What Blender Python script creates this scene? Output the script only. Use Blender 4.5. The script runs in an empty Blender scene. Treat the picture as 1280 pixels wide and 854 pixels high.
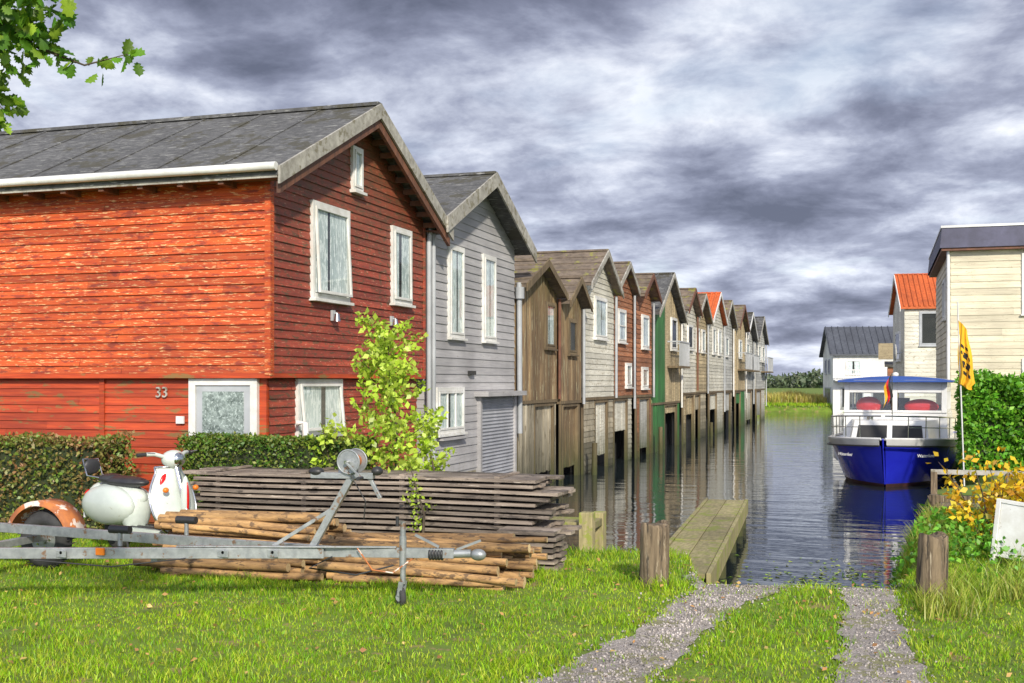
import bpy, math, random
import numpy as np
from mathutils import Vector, Matrix
random.seed(7); rng=np.random.default_rng(7)
sc=bpy.context.scene
U=random.uniform
# ------------------------------------------------------------------ materials
def newmat(name):
    m=bpy.data.materials.new(name); m.use_nodes=True
    nt=m.node_tree; b=nt.nodes['Principled BSDF']; return m,nt,b
def col(c): return (c[0],c[1],c[2],1)
def mapr(nt,src,a,b,c=0.,d=1.):
    n=nt.nodes.new('ShaderNodeMapRange'); nt.links.new(src,n.inputs[0])
    for i,v in zip((1,2,3,4),(a,b,c,d)): n.inputs[i].default_value=v
    return n.outputs[0]
def mixc(nt,fac,a,b,bt='MIX'):
    n=nt.nodes.new('ShaderNodeMix'); n.data_type='RGBA'; n.blend_type=bt
    def s(i,v):
        if isinstance(v,(tuple,list)): n.inputs[i].default_value=col(v)
        elif isinstance(v,(int,float)): n.inputs[i].default_value=v
        else: nt.links.new(v,n.inputs[i])
    s(0,fac); s(6,a); s(7,b); return n.outputs[2]
def math_(nt,op,a,b=None):
    n=nt.nodes.new('ShaderNodeMath'); n.operation=op
    for i,v in enumerate((a,b)):
        if v is None: continue
        if isinstance(v,(int,float)): n.inputs[i].default_value=v
        else: nt.links.new(v,n.inputs[i])
    return n.outputs[0]
def noise(nt,sc_,ns,det=5,ro=.6,off=(0,0,0)):
    tc=nt.nodes.new('ShaderNodeTexCoord'); mp=nt.nodes.new('ShaderNodeMapping')
    nt.links.new(tc.outputs['Object'],mp.inputs[0]); mp.inputs['Scale'].default_value=sc_; mp.inputs['Location'].default_value=off
    n=nt.nodes.new('ShaderNodeTexNoise'); nt.links.new(mp.outputs[0],n.inputs['Vector'])
    n.inputs['Scale'].default_value=ns; n.inputs['Detail'].default_value=det; n.inputs['Roughness'].default_value=ro
    return n.outputs[0]
def pm(name,c1,c2,s=(1,1,1),ns=4,rough=.7,bump=.4,bd=.01,metal=0,isl=.0,fleck=None,flt=.6,fls=(1,1,1),fln=8,low=None,top=None,spec=.5,fleck2=None):
    m,nt,b=newmat(name)
    n1=noise(nt,s,ns,5,.65)
    c=mixc(nt,mapr(nt,n1,.36,.64),c1,c2)
    n0=noise(nt,(1,1,1),.9,2,.6,(5,3,1))
    c=mixc(nt,mapr(nt,n0,.35,.7,0,.45),c,(c2[0]*.45,c2[1]*.45,c2[2]*.45))
    if fleck:
        n2=noise(nt,fls,fln,4,.7,(3,7,2)); c=mixc(nt,mapr(nt,n2,flt,flt+.05,0,.85),c,fleck)
    if fleck2:
        n2=noise(nt,fleck2[1],fleck2[2],4,.7,(13,1,5)); c=mixc(nt,mapr(nt,n2,fleck2[3],fleck2[3]+.05,0,.8),c,fleck2[0])
    if isl:
        g=nt.nodes.new('ShaderNodeNewGeometry')
        v=mapr(nt,g.outputs['Random Per Island'],0,1,1-isl,1+isl*.6)
        h=nt.nodes.new('ShaderNodeHueSaturation'); nt.links.new(c,h.inputs['Color']); nt.links.new(v,h.inputs['Value']); c=h.outputs[0]
    if low or top:
        tc=nt.nodes.new('ShaderNodeTexCoord'); sx=nt.nodes.new('ShaderNodeSeparateXYZ'); nt.links.new(tc.outputs['Object'],sx.inputs[0])
        n3=noise(nt,(1,1,.4),5,4,.7,(1,1,9))
        if low:
            z=math_(nt,'ADD',sx.outputs[2],math_(nt,'MULTIPLY',math_(nt,'SUBTRACT',n3,.5),1.2))
            c=mixc(nt,mapr(nt,z,low[0],low[1],.92,0),c,low[2])
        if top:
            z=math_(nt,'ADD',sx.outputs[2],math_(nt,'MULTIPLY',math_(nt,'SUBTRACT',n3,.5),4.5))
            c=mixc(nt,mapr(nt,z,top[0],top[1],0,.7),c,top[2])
    nt.links.new(c,b.inputs['Base Color'])
    b.inputs['Roughness'].default_value=rough; b.inputs['Metallic'].default_value=metal
    b.inputs['Specular IOR Level'].default_value=spec
    if bump:
        bp=nt.nodes.new('ShaderNodeBump'); bp.inputs['Strength'].default_value=bump; bp.inputs['Distance'].default_value=bd
        nt.links.new(n1,bp.inputs['Height']); nt.links.new(bp.outputs[0],b.inputs['Normal'])
    return m
def foliage(name,c1,c2,c3,ns=1.5,tr=.35,gls=.04):
    m,nt,b=newmat(name); nt.nodes.remove(b)
    n1=noise(nt,(1,1,1),ns,3,.6)
    c=mixc(nt,mapr(nt,n1,.35,.65),c1,c2)
    g=nt.nodes.new('ShaderNodeNewGeometry')
    c=mixc(nt,mapr(nt,g.outputs['Random Per Island'],.35,1,0,.85),c,c3)
    h=nt.nodes.new('ShaderNodeHueSaturation'); nt.links.new(c,h.inputs['Color'])
    w=math_(nt,'FRACT',math_(nt,'MULTIPLY',g.outputs['Random Per Island'],37.3))
    nt.links.new(mapr(nt,w,0,1,.5,1.35),h.inputs['Value'])
    d=nt.nodes.new('ShaderNodeBsdfDiffuse'); t=nt.nodes.new('ShaderNodeBsdfTranslucent'); gl=nt.nodes.new('ShaderNodeBsdfGlossy'); gl.inputs['Roughness'].default_value=.45
    for x in (d,t): nt.links.new(h.outputs[0],x.inputs['Color'])
    ms=nt.nodes.new('ShaderNodeMixShader'); ms.inputs[0].default_value=tr; nt.links.new(d.outputs[0],ms.inputs[1]); nt.links.new(t.outputs[0],ms.inputs[2])
    m2=nt.nodes.new('ShaderNodeMixShader'); m2.inputs[0].default_value=gls; nt.links.new(ms.outputs[0],m2.inputs[1]); nt.links.new(gl.outputs[0],m2.inputs[2])
    nt.links.new(m2.outputs[0],nt.nodes['Material Output'].inputs[0]); return m
MOSS=(.05,.065,.015); SLIME=(.03,.035,.015)
H=(.5,.5,9)      # horizontal grain
V=(7,7,.5)       # vertical grain
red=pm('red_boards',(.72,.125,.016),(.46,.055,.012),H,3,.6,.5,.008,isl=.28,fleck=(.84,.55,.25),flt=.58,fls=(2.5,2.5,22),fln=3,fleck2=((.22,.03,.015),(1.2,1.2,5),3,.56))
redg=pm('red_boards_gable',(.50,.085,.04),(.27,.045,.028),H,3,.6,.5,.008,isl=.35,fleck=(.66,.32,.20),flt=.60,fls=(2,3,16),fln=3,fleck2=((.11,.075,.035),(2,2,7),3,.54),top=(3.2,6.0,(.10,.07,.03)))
redl=pm('red_boards_lower',(.58,.08,.016),(.34,.04,.012),H,3,.6,.5,.008,isl=.25,fleck=(.20,.13,.04),flt=.56,fls=(1,1,4),fln=2,low=(-.2,.6,(.16,.07,.03)))
greyb=pm('grey_boards',(.52,.51,.51),(.41,.40,.41),H,3,.55,.3,.005,isl=.14,fleck=(.28,.27,.24),flt=.64,fls=(2,2,5),fln=3,low=(-.6,.4,(.22,.21,.17)))
whiteb=pm('white_boards',(.80,.78,.68),(.60,.57,.47),H,3,.6,.3,.006,isl=.18,fleck=(.33,.28,.18),flt=.58,fls=(2,2,6),fln=3,low=(-.5,.7,MOSS))
cream=pm('cream_boards',(.80,.74,.54),(.62,.55,.40),H,3,.6,.3,.006,isl=.16,fleck=(.42,.36,.24),flt=.60,fls=(2,2,8),fln=3)
brownv=pm('weathered_brown_boards',(.36,.25,.13),(.16,.10,.055),V,2,.8,.6,.01,isl=.4,fleck=(.44,.40,.25),flt=.57,fls=(6,6,1),fln=2,low=(-.5,.8,MOSS),top=(3.2,5.4,(.14,.12,.03)))
brownh=pm('brown_boards',(.50,.20,.09),(.25,.10,.05),H,3,.75,.5,.01,isl=.35,fleck=(.5,.4,.28),flt=.60,fls=(2,2,8),fln=3,low=(-.5,.8,MOSS))
greenv=pm('green_boards',(.05,.25,.06),(.03,.13,.035),V,2,.6,.4,.008,isl=.3,low=(-.5,.5,MOSS))
tanb=pm('tan_boards',(.64,.52,.31),(.38,.30,.18),H,3,.7,.5,.008,isl=.28,fleck=(.18,.14,.08),flt=.58,fls=(3,3,5),fln=3,low=(-.5,.8,MOSS))
lgrey=pm('light_grey_boards',(.60,.60,.57),(.42,.42,.39),H,3,.7,.4,.008,isl=.22,low=(-.5,.8,MOSS))
lowmix=pm('lower_planks',(.60,.54,.41),(.33,.28,.19),V,2,.75,.5,.008,isl=.4,fleck=(.16,.12,.07),flt=.57,fls=(5,5,1),fln=2,low=(-.5,1.0,SLIME))
pile=pm('mossy_timber',(.24,.18,.10),(.12,.085,.05),V,3,.85,.6,.01,isl=.3,low=(-.5,.8,(.045,.055,.014)))
felt=pm('roof_felt',(.14,.14,.14),(.075,.075,.075),(1,1,1),9,.85,.5,.01,fleck=(.30,.30,.28),flt=.58,fls=(1,6,6),fln=4,fleck2=((.06,.055,.035),(.7,.7,.7),2,.53))
feltm=pm('weathered_roof',(.25,.195,.145),(.13,.10,.075),(1,1,1),6,.9,.6,.02,isl=.2,fleck=(.25,.24,.05),flt=.57,fln=3)
tiler=pm('orange_tiles',(.72,.16,.035),(.50,.10,.025),(1,1,1),8,.7,.4,.02,isl=.2)
metalr=pm('dark_metal_roof',(.10,.11,.13),(.065,.07,.085),(1,1,1),6,.45,.2,.01)
zinc=pm('zinc_fascia',(.09,.09,.15),(.06,.06,.10),(1,1,1),3,.6,.1)
white=pm('white_paint',(.84,.84,.82),(.70,.69,.64),(1,1,1),6,.45,.15,.003,fleck=(.4,.36,.28),flt=.66,fln=12)
rake=pm('weathered_fascia',(.52,.50,.44),(.30,.28,.24),(2,2,2),4,.7,.4,.006,fleck=(.18,.16,.10),flt=.55,fln=6)
soff=pm('brown_soffit',(.24,.10,.055),(.12,.055,.035),(1,4,1),4,.7,.4,.006,isl=.2)
pvc=pm('grey_pipe',(.48,.50,.52),(.39,.41,.43),(1,1,1),3,.4,0,low=(-.6,.3,(.12,.13,.06)))
dark=pm('dark_interior',(.02,.022,.024),(.035,.035,.035),(1,1,1),3,.8,0)
curt=pm('lace_curtain',(.80,.84,.82),(.50,.58,.57),(9,9,.3),2,.8,0,fleck=(.86,.88,.86),flt=.50,fls=(1,1,.35),fln=20)
shutter=pm('shutter_metal',(.42,.43,.46),(.35,.36,.39),(1,1,1),4,.45,.1)
galv=pm('galvanised_steel',(.46,.48,.48),(.31,.33,.34),(1,1,1),14,.42,.15,.003,metal=.5,fleck=(.25,.13,.06),flt=.60,fln=9)
rust=pm('rusty_paint',(.60,.20,.05),(.36,.12,.05),(1,1,1),7,.7,.4,.006,fleck=(.80,.72,.64),flt=.53,fln=5)
rubber=pm('rubber',(.035,.035,.037),(.06,.06,.06),(1,1,1),10,.8,.3)
cr=pm('cream_enamel',(.64,.70,.64),(.54,.60,.56),(1,1,1),3,.2,0,spec=.6,fleck=(.35,.34,.28),flt=.66,fln=7)
chrome=pm('chrome',(.7,.7,.7),(.6,.6,.6),(1,1,1),3,.15,0,metal=1)
blackp=pm('black_plastic',(.025,.025,.03),(.04,.04,.04),(1,1,1),6,.45,.1)
redp=pm('red_lens',(.65,.015,.015),(.5,.01,.01),(1,1,1),6,.2,0)
boot=pm('hull_boot_stripe',(.10,.04,.04),(.06,.03,.03),(1,1,1),5,.5,0)
orp=pm('orange_lens',(.9,.25,.02),(.8,.2,.02),(1,1,1),6,.3,0)
plank=pm('stacked_planks',(.40,.33,.265),(.16,.125,.10),H,3,.8,.5,.006,isl=.55,fleck=(.08,.065,.055),flt=.56,fls=(1,1,5),fln=5,fleck2=((.52,.45,.37),(1,1,8),4,.61))
logm=pm('stripped_logs',(.62,.37,.15),(.28,.16,.07),(1.5,8,8),3,.8,.6,.008,isl=.55,fleck=(.12,.075,.045),flt=.54,fls=(2,5,5),fln=4)
logend=pm('log_ends',(.72,.55,.30),(.46,.32,.16),(6,6,6),4,.85,.3,isl=.35)
post=pm('old_post',(.32,.24,.15),(.11,.08,.05),V,3,.9,1.,.03,fleck=(.03,.025,.02),flt=.54,fls=(12,12,.8),fln=2,fleck2=((.46,.39,.28),(14,14,1),2,.6))
deckm=pm('jetty_planks',(.48,.41,.21),(.27,.24,.11),(6,1.5,1),4,.85,.6,.01,isl=.35,fleck=(.26,.30,.05),flt=.53,fln=4)
gravel=pm('gravel',(.52,.46,.42),(.24,.215,.19),(1,1,1),38,.95,1.,.02,fleck=(.70,.66,.62),flt=.58,fln=55,fleck2=((.22,.22,.08),(1,1,1),3.5,.53))
stone=pm('grit',(.60,.54,.50),(.26,.24,.22),(1,1,1),5,.9,.2,isl=.5)
soil=pm('grass_ground',(.17,.28,.02),(.12,.17,.018),(1,1,1),5,.95,.8,.03,fleck=(.27,.20,.08),flt=.57,fln=3)
bark=pm('bark',(.12,.09,.06),(.06,.045,.03),(4,4,1),6,.9,.8,.02)
blue=pm('blue_hull',(.016,.022,.46),(.02,.03,.52),(1,1,1),2,.12,0,spec=.6)
bstr=pm('blue_canvas',(.03,.10,.40),(.03,.08,.32),(1,1,1),2,.7,0)
wht=pm('white_gelcoat',(.80,.80,.78),(.70,.70,.68),(1,1,1),3,.25,0)
yel=pm('yellow_flag',(.90,.50,.02),(.80,.42,.02),(1,1,1),4,.8,.2)
ggrass=foliage('grass_blades',(.36,.60,.015),(.16,.40,.012),(.60,.60,.07),.7,.42,.02)
tallg=foliage('tall_grass',(.28,.48,.03),(.38,.46,.06),(.54,.46,.12),.8)
hedgel=foliage('hedge_leaves',(.055,.15,.015),(.11,.22,.02),(.24,.24,.05),2.5,.2)
hedgeb=foliage('autumn_hedge_leaves',(.16,.22,.04),(.32,.15,.07),(.13,.28,.03),2.2,.2)
ivyl=foliage('ivy_leaves',(.10,.33,.015),(.15,.42,.03),(.26,.48,.04),1.2,.3)
sapl=foliage('sapling_leaves',(.46,.68,.04),(.58,.76,.08),(.66,.76,.15),2.,.45)
oakl=foliage('oak_leaves',(.07,.20,.015),(.14,.32,.02),(.34,.48,.04),2.,.45)
yl=foliage('yellow_leaves',(.90,.64,.02),(.66,.60,.04),(.90,.38,.02),1.5,.4)
reed=foliage('reed_blades',(.50,.42,.09),(.32,.40,.07),(.60,.42,.12),.15,.3)
fall=foliage('dry_leaves',(.45,.25,.09),(.34,.16,.06),(.62,.46,.15),2,.1)
farl=foliage('distant_foliage',(.07,.11,.06),(.10,.13,.07),(.13,.15,.09),.05,.1)
weedl=foliage('water_weed_leaves',(.20,.34,.05),(.28,.42,.06),(.4,.4,.1),1,.1)
def glassm():
    # symmetric facing-based reflectance: a single thin sheet must pass light equally from both sides
    m,nt,b=newmat('window_glass'); nt.nodes.remove(b)
    t=nt.nodes.new('ShaderNodeBsdfTransparent'); t.inputs[0].default_value=(.93,.97,.97,1)
    g=nt.nodes.new('ShaderNodeBsdfGlossy'); g.inputs['Roughness'].default_value=.02
    lw=nt.nodes.new('ShaderNodeLayerWeight'); lw.inputs[0].default_value=.5
    fac=math_(nt,'ADD',.06,math_(nt,'MULTIPLY',math_(nt,'POWER',lw.outputs['Facing'],3.5),.75))
    ms=nt.nodes.new('ShaderNodeMixShader'); nt.links.new(fac,ms.inputs[0]); nt.links.new(t.outputs[0],ms.inputs[1]); nt.links.new(g.outputs[0],ms.inputs[2])
    nt.links.new(ms.outputs[0],nt.nodes['Material Output'].inputs[0]); return m
glass=glassm()
def waterm():
    m,nt,b=newmat('canal_water')
    b.inputs['Base Color'].default_value=(.022,.032,.036,1); b.inputs['Roughness'].default_value=.015; b.inputs['IOR'].default_value=1.6
    b.inputs['Specular IOR Level'].default_value=1.
    a=noise(nt,(.45,1.3,1),1.2,2,.5); c=noise(nt,(.7,2.2,1),5.5,2,.5)
    h=math_(nt,'ADD',math_(nt,'MULTIPLY',a,1.),math_(nt,'MULTIPLY',c,.14))
    bp=nt.nodes.new('ShaderNodeBump'); bp.inputs['Strength'].default_value=.30; bp.inputs['Distance'].default_value=.055
    nt.links.new(h,bp.inputs['Height']); nt.links.new(bp.outputs[0],b.inputs['Normal']); return m
waterM=waterm()
# ------------------------------------------------------------------ mesh builder
class MB:
    def __init__(s,T=None): s.v=[];s.f=[];s.mi=[];s.sm=[];s.mats=[];s.T=T or Matrix.Identity(4)
    def add(s,vs,fs,m,smooth=False):
        if m not in s.mats: s.mats.append(m)
        k=s.mats.index(m); o=len(s.v); T=s.T
        s.v+=[tuple(T@Vector(v)) for v in vs]
        for f in fs: s.f.append(tuple(i+o for i in f)); s.mi.append(k); s.sm.append(smooth)
    def box(s,x0,x1,y0,y1,z0,z1,m):
        s.add([(x,y,z) for x in(x0,x1) for y in(y0,y1) for z in(z0,z1)],[(0,1,3,2),(4,6,7,5),(0,4,5,1),(2,3,7,6),(0,2,6,4),(1,5,7,3)],m)
    def beam(s,p0,p1,w,h,m,up=(0,0,1)):
        p0=Vector(p0);p1=Vector(p1);d=(p1-p0).normalized();u=Vector(up)
        if abs(d.dot(u))>.95:u=Vector((1,0,0))
        r=d.cross(u).normalized();u=r.cross(d)
        vs=[p+r*a*w/2+u*b*h/2 for p in(p0,p1) for a,b in((-1,-1),(1,-1),(1,1),(-1,1))]
        s.add(vs,[(3,2,1,0),(4,5,6,7),(0,1,5,4),(1,2,6,5),(2,3,7,6),(3,0,4,7)],m)
    def tube(s,pts,rs,m,n=8,capm=None):
        pts=[Vector(p) for p in pts]
        if isinstance(rs,(int,float)): rs=[rs]*len(pts)
        vs=[];ref=None
        for i,p in enumerate(pts):
            d=(pts[min(i+1,len(pts)-1)]-pts[max(i-1,0)]).normalized()
            if ref is None: ref=Vector((0,0,1)) if abs(d.z)<.9 else Vector((1,0,0))
            r=d.cross(ref).normalized();u=r.cross(d); ref=u
            for k in range(n):
                a=2*math.pi*k/n; vs.append(p+(r*math.cos(a)+u*math.sin(a))*rs[i])
        fs=[(i*n+k,i*n+(k+1)%n,(i+1)*n+(k+1)%n,(i+1)*n+k) for i in range(len(pts)-1) for k in range(n)]
        s.add(vs,fs,m,True)
        s.add(vs[:n],[tuple(range(n))[::-1]],capm or m); s.add(vs[-n:],[tuple(range(n))],capm or m)
    def cyl(s,p0,p1,r,m,n=14,r1=None,capm=None): s.tube([p0,p1],[r,r if r1 is None else r1],m,n,capm)
    def ell(s,c,r,m,nu=18,nv=10,v0=0,v1=math.pi,R=None):
        vs=[]
        for j in range(nv+1):
            t=v0+(v1-v0)*j/nv
            for i in range(nu):
                a=2*math.pi*i/nu; p=Vector((r[0]*math.sin(t)*math.cos(a),r[1]*math.sin(t)*math.sin(a),r[2]*math.cos(t)))
                if R: p=R@p
                vs.append(p+Vector(c))
        s.add(vs,[(j*nu+i,j*nu+(i+1)%nu,(j+1)*nu+(i+1)%nu,(j+1)*nu+i) for j in range(nv) for i in range(nu)],m,True)
    def torus(s,c,ax,R,r,m,n=28,k=10,sy=1.):
        ax=Vector(ax).normalized(); ref=Vector((0,0,1)) if abs(ax.z)<.9 else Vector((1,0,0)); a=ax.cross(ref).normalized(); b=ax.cross(a); vs=[]
        for i in range(n):
            t=2*math.pi*i/n; d=a*math.cos(t)+b*math.sin(t)
            for j in range(k):
                q=2*math.pi*j/k; vs.append(Vector(c)+d*(R+r*math.cos(q))+ax*r*sy*math.sin(q))
        s.add(vs,[(i*k+j,i*k+(j+1)%k,((i+1)%n)*k+(j+1)%k,((i+1)%n)*k+j) for i in range(n) for j in range(k)],m,True)
    def obj(s,name,parent=None,bevel=0):
        me=bpy.data.meshes.new(name); me.from_pydata(s.v,[],s.f)
        for m in s.mats: me.materials.append(m)
        me.polygons.foreach_set('material_index',s.mi); me.polygons.foreach_set('use_smooth',s.sm); me.update()
        o=bpy.data.objects.new(name,me); sc.collection.objects.link(o)
        if parent: adopt(o,parent)
        if bevel:
            b=o.modifiers.new('bevel','BEVEL'); b.width=bevel; b.segments=2; b.limit_method='ANGLE'
        return o
def empty(name,loc):
    e=bpy.data.objects.new(name,None); e.location=loc; e.empty_display_size=.2; sc.collection.objects.link(e); return e
def adopt(o,e):
    o.parent=e; o.matrix_parent_inverse=Matrix.Translation(-Vector(e.location))
def fastmesh(name,V_,F_,mat,parent=None):
    me=bpy.data.meshes.new(name); k=F_.shape[1]
    me.vertices.add(len(V_)); me.vertices.foreach_set('co',V_.astype(np.float32).ravel())
    me.loops.add(F_.size); me.loops.foreach_set('vertex_index',F_.astype(np.int32).ravel())
    me.polygons.add(len(F_)); me.polygons.foreach_set('loop_start',np.arange(0,F_.size,k,dtype=np.int32))
    me.polygons.foreach_set('loop_total',np.full(len(F_),k,dtype=np.int32)); me.materials.append(mat); me.update(calc_edges=True); me.validate()
    o=bpy.data.objects.new(name,me); sc.collection.objects.link(o)
    if parent: adopt(o,parent)
    return o
def rrot(n,up=None):
    q=rng.normal(size=(n,4))
    if up is not None: q[:,1:3]*=up
    q/=np.linalg.norm(q,axis=1)[:,None]; w,x,y,z=q.T
    return np.stack([np.stack([1-2*(y*y+z*z),2*(x*y-z*w),2*(x*z+y*w)],1),np.stack([2*(x*y+z*w),1-2*(x*x+z*z),2*(y*z-x*w)],1),np.stack([2*(x*z-y*w),2*(y*z+x*w),1-2*(x*x+y*y)],1)],1)
LEAF=(np.array([(0,0,0),(.32,.45,.1),(0,1,0),(-.32,.45,.1)]),np.array([(0,1,2,3)]))
OCT=(np.array([(1,0,0),(-1,0,0),(0,1,0),(0,-1,0),(0,0,.7),(0,0,-.7)]),np.array([(0,2,4),(2,1,4),(1,3,4),(3,0,4),(2,0,5),(1,2,5),(3,1,5),(0,3,5)]))
def scatter(name,tmpl,loc,scl,mat,parent=None,up=None):
    tv,tf=tmpl; n=len(loc); R=rrot(n,up)
    Vv=np.einsum('nij,kj->nki',R,tv)*np.asarray(scl).reshape(-1,1,1)+np.asarray(loc)[:,None,:]
    F=(tf[None]+(np.arange(n)*len(tv))[:,None,None]).reshape(-1,tf.shape[1])
    return fastmesh(name,Vv.reshape(-1,3),F,mat,parent)
def blades(name,x,y,z,h,w,lean,mat,parent=None):
    n=len(x); a=rng.uniform(0,6.283,n); b=rng.uniform(0,6.283,n)
    dx=np.cos(a)*w/2; dy=np.sin(a)*w/2; lx=np.cos(b)*lean*h; ly=np.sin(b)*lean*h
    z0=z-.01
    P=[np.stack([x-dx,y-dy,z0],1),np.stack([x+dx,y+dy,z0],1),np.stack([x+dx*.7+lx*.35,y+dy*.7+ly*.35,z+h*.6],1),np.stack([x-dx*.7+lx*.35,y-dy*.7+ly*.35,z+h*.6],1),np.stack([x+lx,y+ly,z+h],1)]
    Vv=np.stack(P,1).reshape(-1,3); o=(np.arange(n)*5)[:,None]
    F=np.concatenate([o+np.array([[0,1,2]]),o+np.array([[0,2,3]]),o+np.array([[3,2,4]])])
    return fastmesh(name,Vv,F,mat,parent)
def vnoise(x,y,s,seed=0):
    r=np.random.default_rng(seed); g=r.random((64,64)); u=x*s; v=y*s
    i=np.floor(u).astype(int); j=np.floor(v).astype(int); fu=u-i; fv=v-j; fu=fu*fu*(3-2*fu); fv=fv*fv*(3-2*fv)
    G=lambda a,b:g[a%64,b%64]
    return (G(i,j)*(1-fu)+G(i+1,j)*fu)*(1-fv)+(G(i,j+1)*(1-fu)+G(i+1,j+1)*fu)*fv
# ------------------------------------------------------------------ terrain
def wat(x,y):
    ys=np.interp(x,[-9,-7,-5.6,-4.6,-3.3,-2.6,-1.9,-1.5,.3,6],[18.9,18.9,18.3,14.5,13.05,12.9,13.0,13.3,13.4,13.4])
    xr=np.interp(y,[0,13,16,22,24,50,60,96],[.1,.1,.2,.6,1.75,1.75,.8,.8])+.12*(vnoise(y,y*0,.9,4)-.5)
    xl=np.where(y>79,x+70,x+9.5)
    return np.minimum(np.minimum(y-ys-.25*(vnoise(x,x*0,1.3,5)-.5),xr-x),np.minimum(97-y,xl))
def gh(x,y):
    x=np.asarray(x,float); y=np.asarray(y,float); s=wat(x,y)
    wd=.35+2.3*np.interp(x,[-2.0,-1.6,.1,.5],[0,1,1,0])*(y<14)
    t=np.clip(-s/wd,0,1); t=t*t*(3-2*t)
    land=-.56*(1-t)+t*(.05*(vnoise(x,y,.5,1)-.5)+.03*(vnoise(x,y,2.,2)-.5))*np.interp(np.abs(y),[0,60,90],[1,1,0])
    return np.where(s<0,land,-.56-np.clip(s,0,1.6)*.6)
def grid(name,xs,ys,mat,hf=gh,dz=0):
    X,Y=np.meshgrid(xs,ys); Z=hf(X,Y)+dz; n=len(xs); m=len(ys)
    Vv=np.stack([X,Y,Z],-1).reshape(-1,3); i=np.arange(n-1)[None]+np.arange(m-1)[:,None]*n
    F=np.stack([i,i+1,i+n+1,i+n],-1).reshape(-1,4); o=fastmesh(name,Vv,F,mat)
    o.data.polygons.foreach_set('use_smooth',np.ones(len(F),dtype=bool)); return o
cc=np.concatenate
grid('ground',cc([np.linspace(-4000,-40,9),np.linspace(-30,-12,18),np.arange(-11.5,6,.14),np.linspace(6.5,30,20),np.linspace(40,4000,9)]),
     cc([np.linspace(-500,-6,6),np.arange(-5,24,.14),np.arange(24,104,.6),np.array([110,130,200,400,900,2000,5000])]),soil)
w=MB(); w.add([(-70,12.2,-.5),(6,12.2,-.5),(6,97.4,-.5),(-70,97.4,-.5)],[(0,1,2,3)],waterM); w.obj('canal_water')
# tracks
def tc_l(y): return np.interp(y,[-2,7,9,11,13.6],[-2.1,-1.75,-1.5,-1.25,-1.1])
def tc_r(y): return np.interp(y,[-2,8,11,13.6],[.15,.02,-.12,-.30])
def strip(name,cf,hw):
    ys=np.arange(-1,13.6,.07); k=10; V_=[];
    for j in range(k+1):
        u=j/k*2-1; wv=hw(ys)*(1+.45*(vnoise(ys,ys*0+j//6*9,2.3,11+int(u>0))-.5)+.35*(vnoise(ys,ys*0,8,15+int(u>0))-.5)); x=cf(ys)+u*wv
        V_.append(np.stack([x,ys,gh(x,ys)+.008],1))
    V_=np.stack(V_,1); n=k+1; m=len(ys); i=np.arange(k)[None]+np.arange(m-1)[:,None]*n
    return fastmesh(name,V_.reshape(-1,3),np.stack([i,i+1,i+n+1,i+n],-1).reshape(-1,4),gravel)
hwl=lambda y:np.interp(y,[-1,7,9.3,10.3,13.6],[.40,.36,.24,.36,.8])
hwr=lambda y:np.interp(y,[-1,8,9.8,10.5,13.6],[.30,.27,.22,.25,.4])
pe=empty('gravel_path',(-1,6,0))
a=strip('wheel_track_1',tc_l,hwl); adopt(a,pe)
b=strip('wheel_track_2',tc_r,hwr); b.location.z=.003; adopt(b,pe)
n=9000; yy=rng.uniform(4,13.2,n); sd=rng.random(n)<.6
xx=np.where(sd,tc_l(yy)+rng.normal(0,.6,n)*hwl(yy),tc_r(yy)+rng.normal(0,.6,n)*hwr(yy))
scatter('grit',OCT,np.stack([xx,yy,gh(xx,yy)+.012],1),rng.uniform(.004,.016,n),stone,pe)
# grass
n=290000; x=rng.uniform(-10.5,4.5,n); y=5.2+rng.random(n)**1.25*12.5
s=wat(x,y); inl=np.abs(x-tc_l(y))/(hwl(y)*(.55+.7*vnoise(x,y,5,21))); inr=np.abs(x-tc_r(y))/(hwr(y)*(.55+.7*vnoise(x,y,5,22)))
k=(s<-.02)&((inl>1)|(y>13.3)|(rng.random(n)<np.where(y>9.8,.18,.04)))&((inr>1)|(rng.random(n)<np.where(y>9.8,.2,.04)))&~((x<-7.4)&(y>13.2)); k&=~((y>10.8)&(x>-1.9)&(x<.05)&(rng.random(n)>.5))
pt=vnoise(x,y,1.3,8)*.6+vnoise(x,y,4,9)*.4
k&=(pt+.25*rng.random(n))>np.where((x<-2.4)&(y<8.8),.38,.26)
x,y=x[k],y[k]; tall=1+1.6*np.clip(1-np.minimum(np.minimum(np.hypot(x+2.05,y-10.8),np.hypot(x-.42,y-10.8)),np.abs(s[k]))/.5,0,1)
tall+=1.2*np.exp(-((y-10.9)/.5)**2)*(x>-4)*(x<-2.3)+.9*np.exp(-((y-9.7)/.35)**2)*(x<-3.2)
blades('lawn_grass',x,y,gh(x,y),rng.uniform(.016,.05,len(x))*(.45+1.15*vnoise(x,y,1.7,3))*(.55+.9*vnoise(x,y,5,13))*tall,.0085,.65,ggrass)
n=9000; cx=rng.uniform(.25,2.8,60); cy=rng.uniform(9.6,17,60); ci=rng.integers(0,60,n)
x=cx[ci]+rng.normal(0,.14,n); y=cy[ci]+rng.normal(0,.18,n); k=(wat(x,y)<-.03)&(np.abs(x-tc_r(y))>.4); x,y=x[k],y[k]
blades('tall_grass',x,y,gh(x,y),rng.uniform(.08,.30,len(x)),.010,.6,tallg)
n=800; x=rng.uniform(-9,4,n); y=rng.uniform(6,12,n); scatter('fallen_leaves',LEAF,np.stack([x,y,gh(x,y)+.035],1),rng.uniform(.03,.06,n),fall,None,.25)
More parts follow.
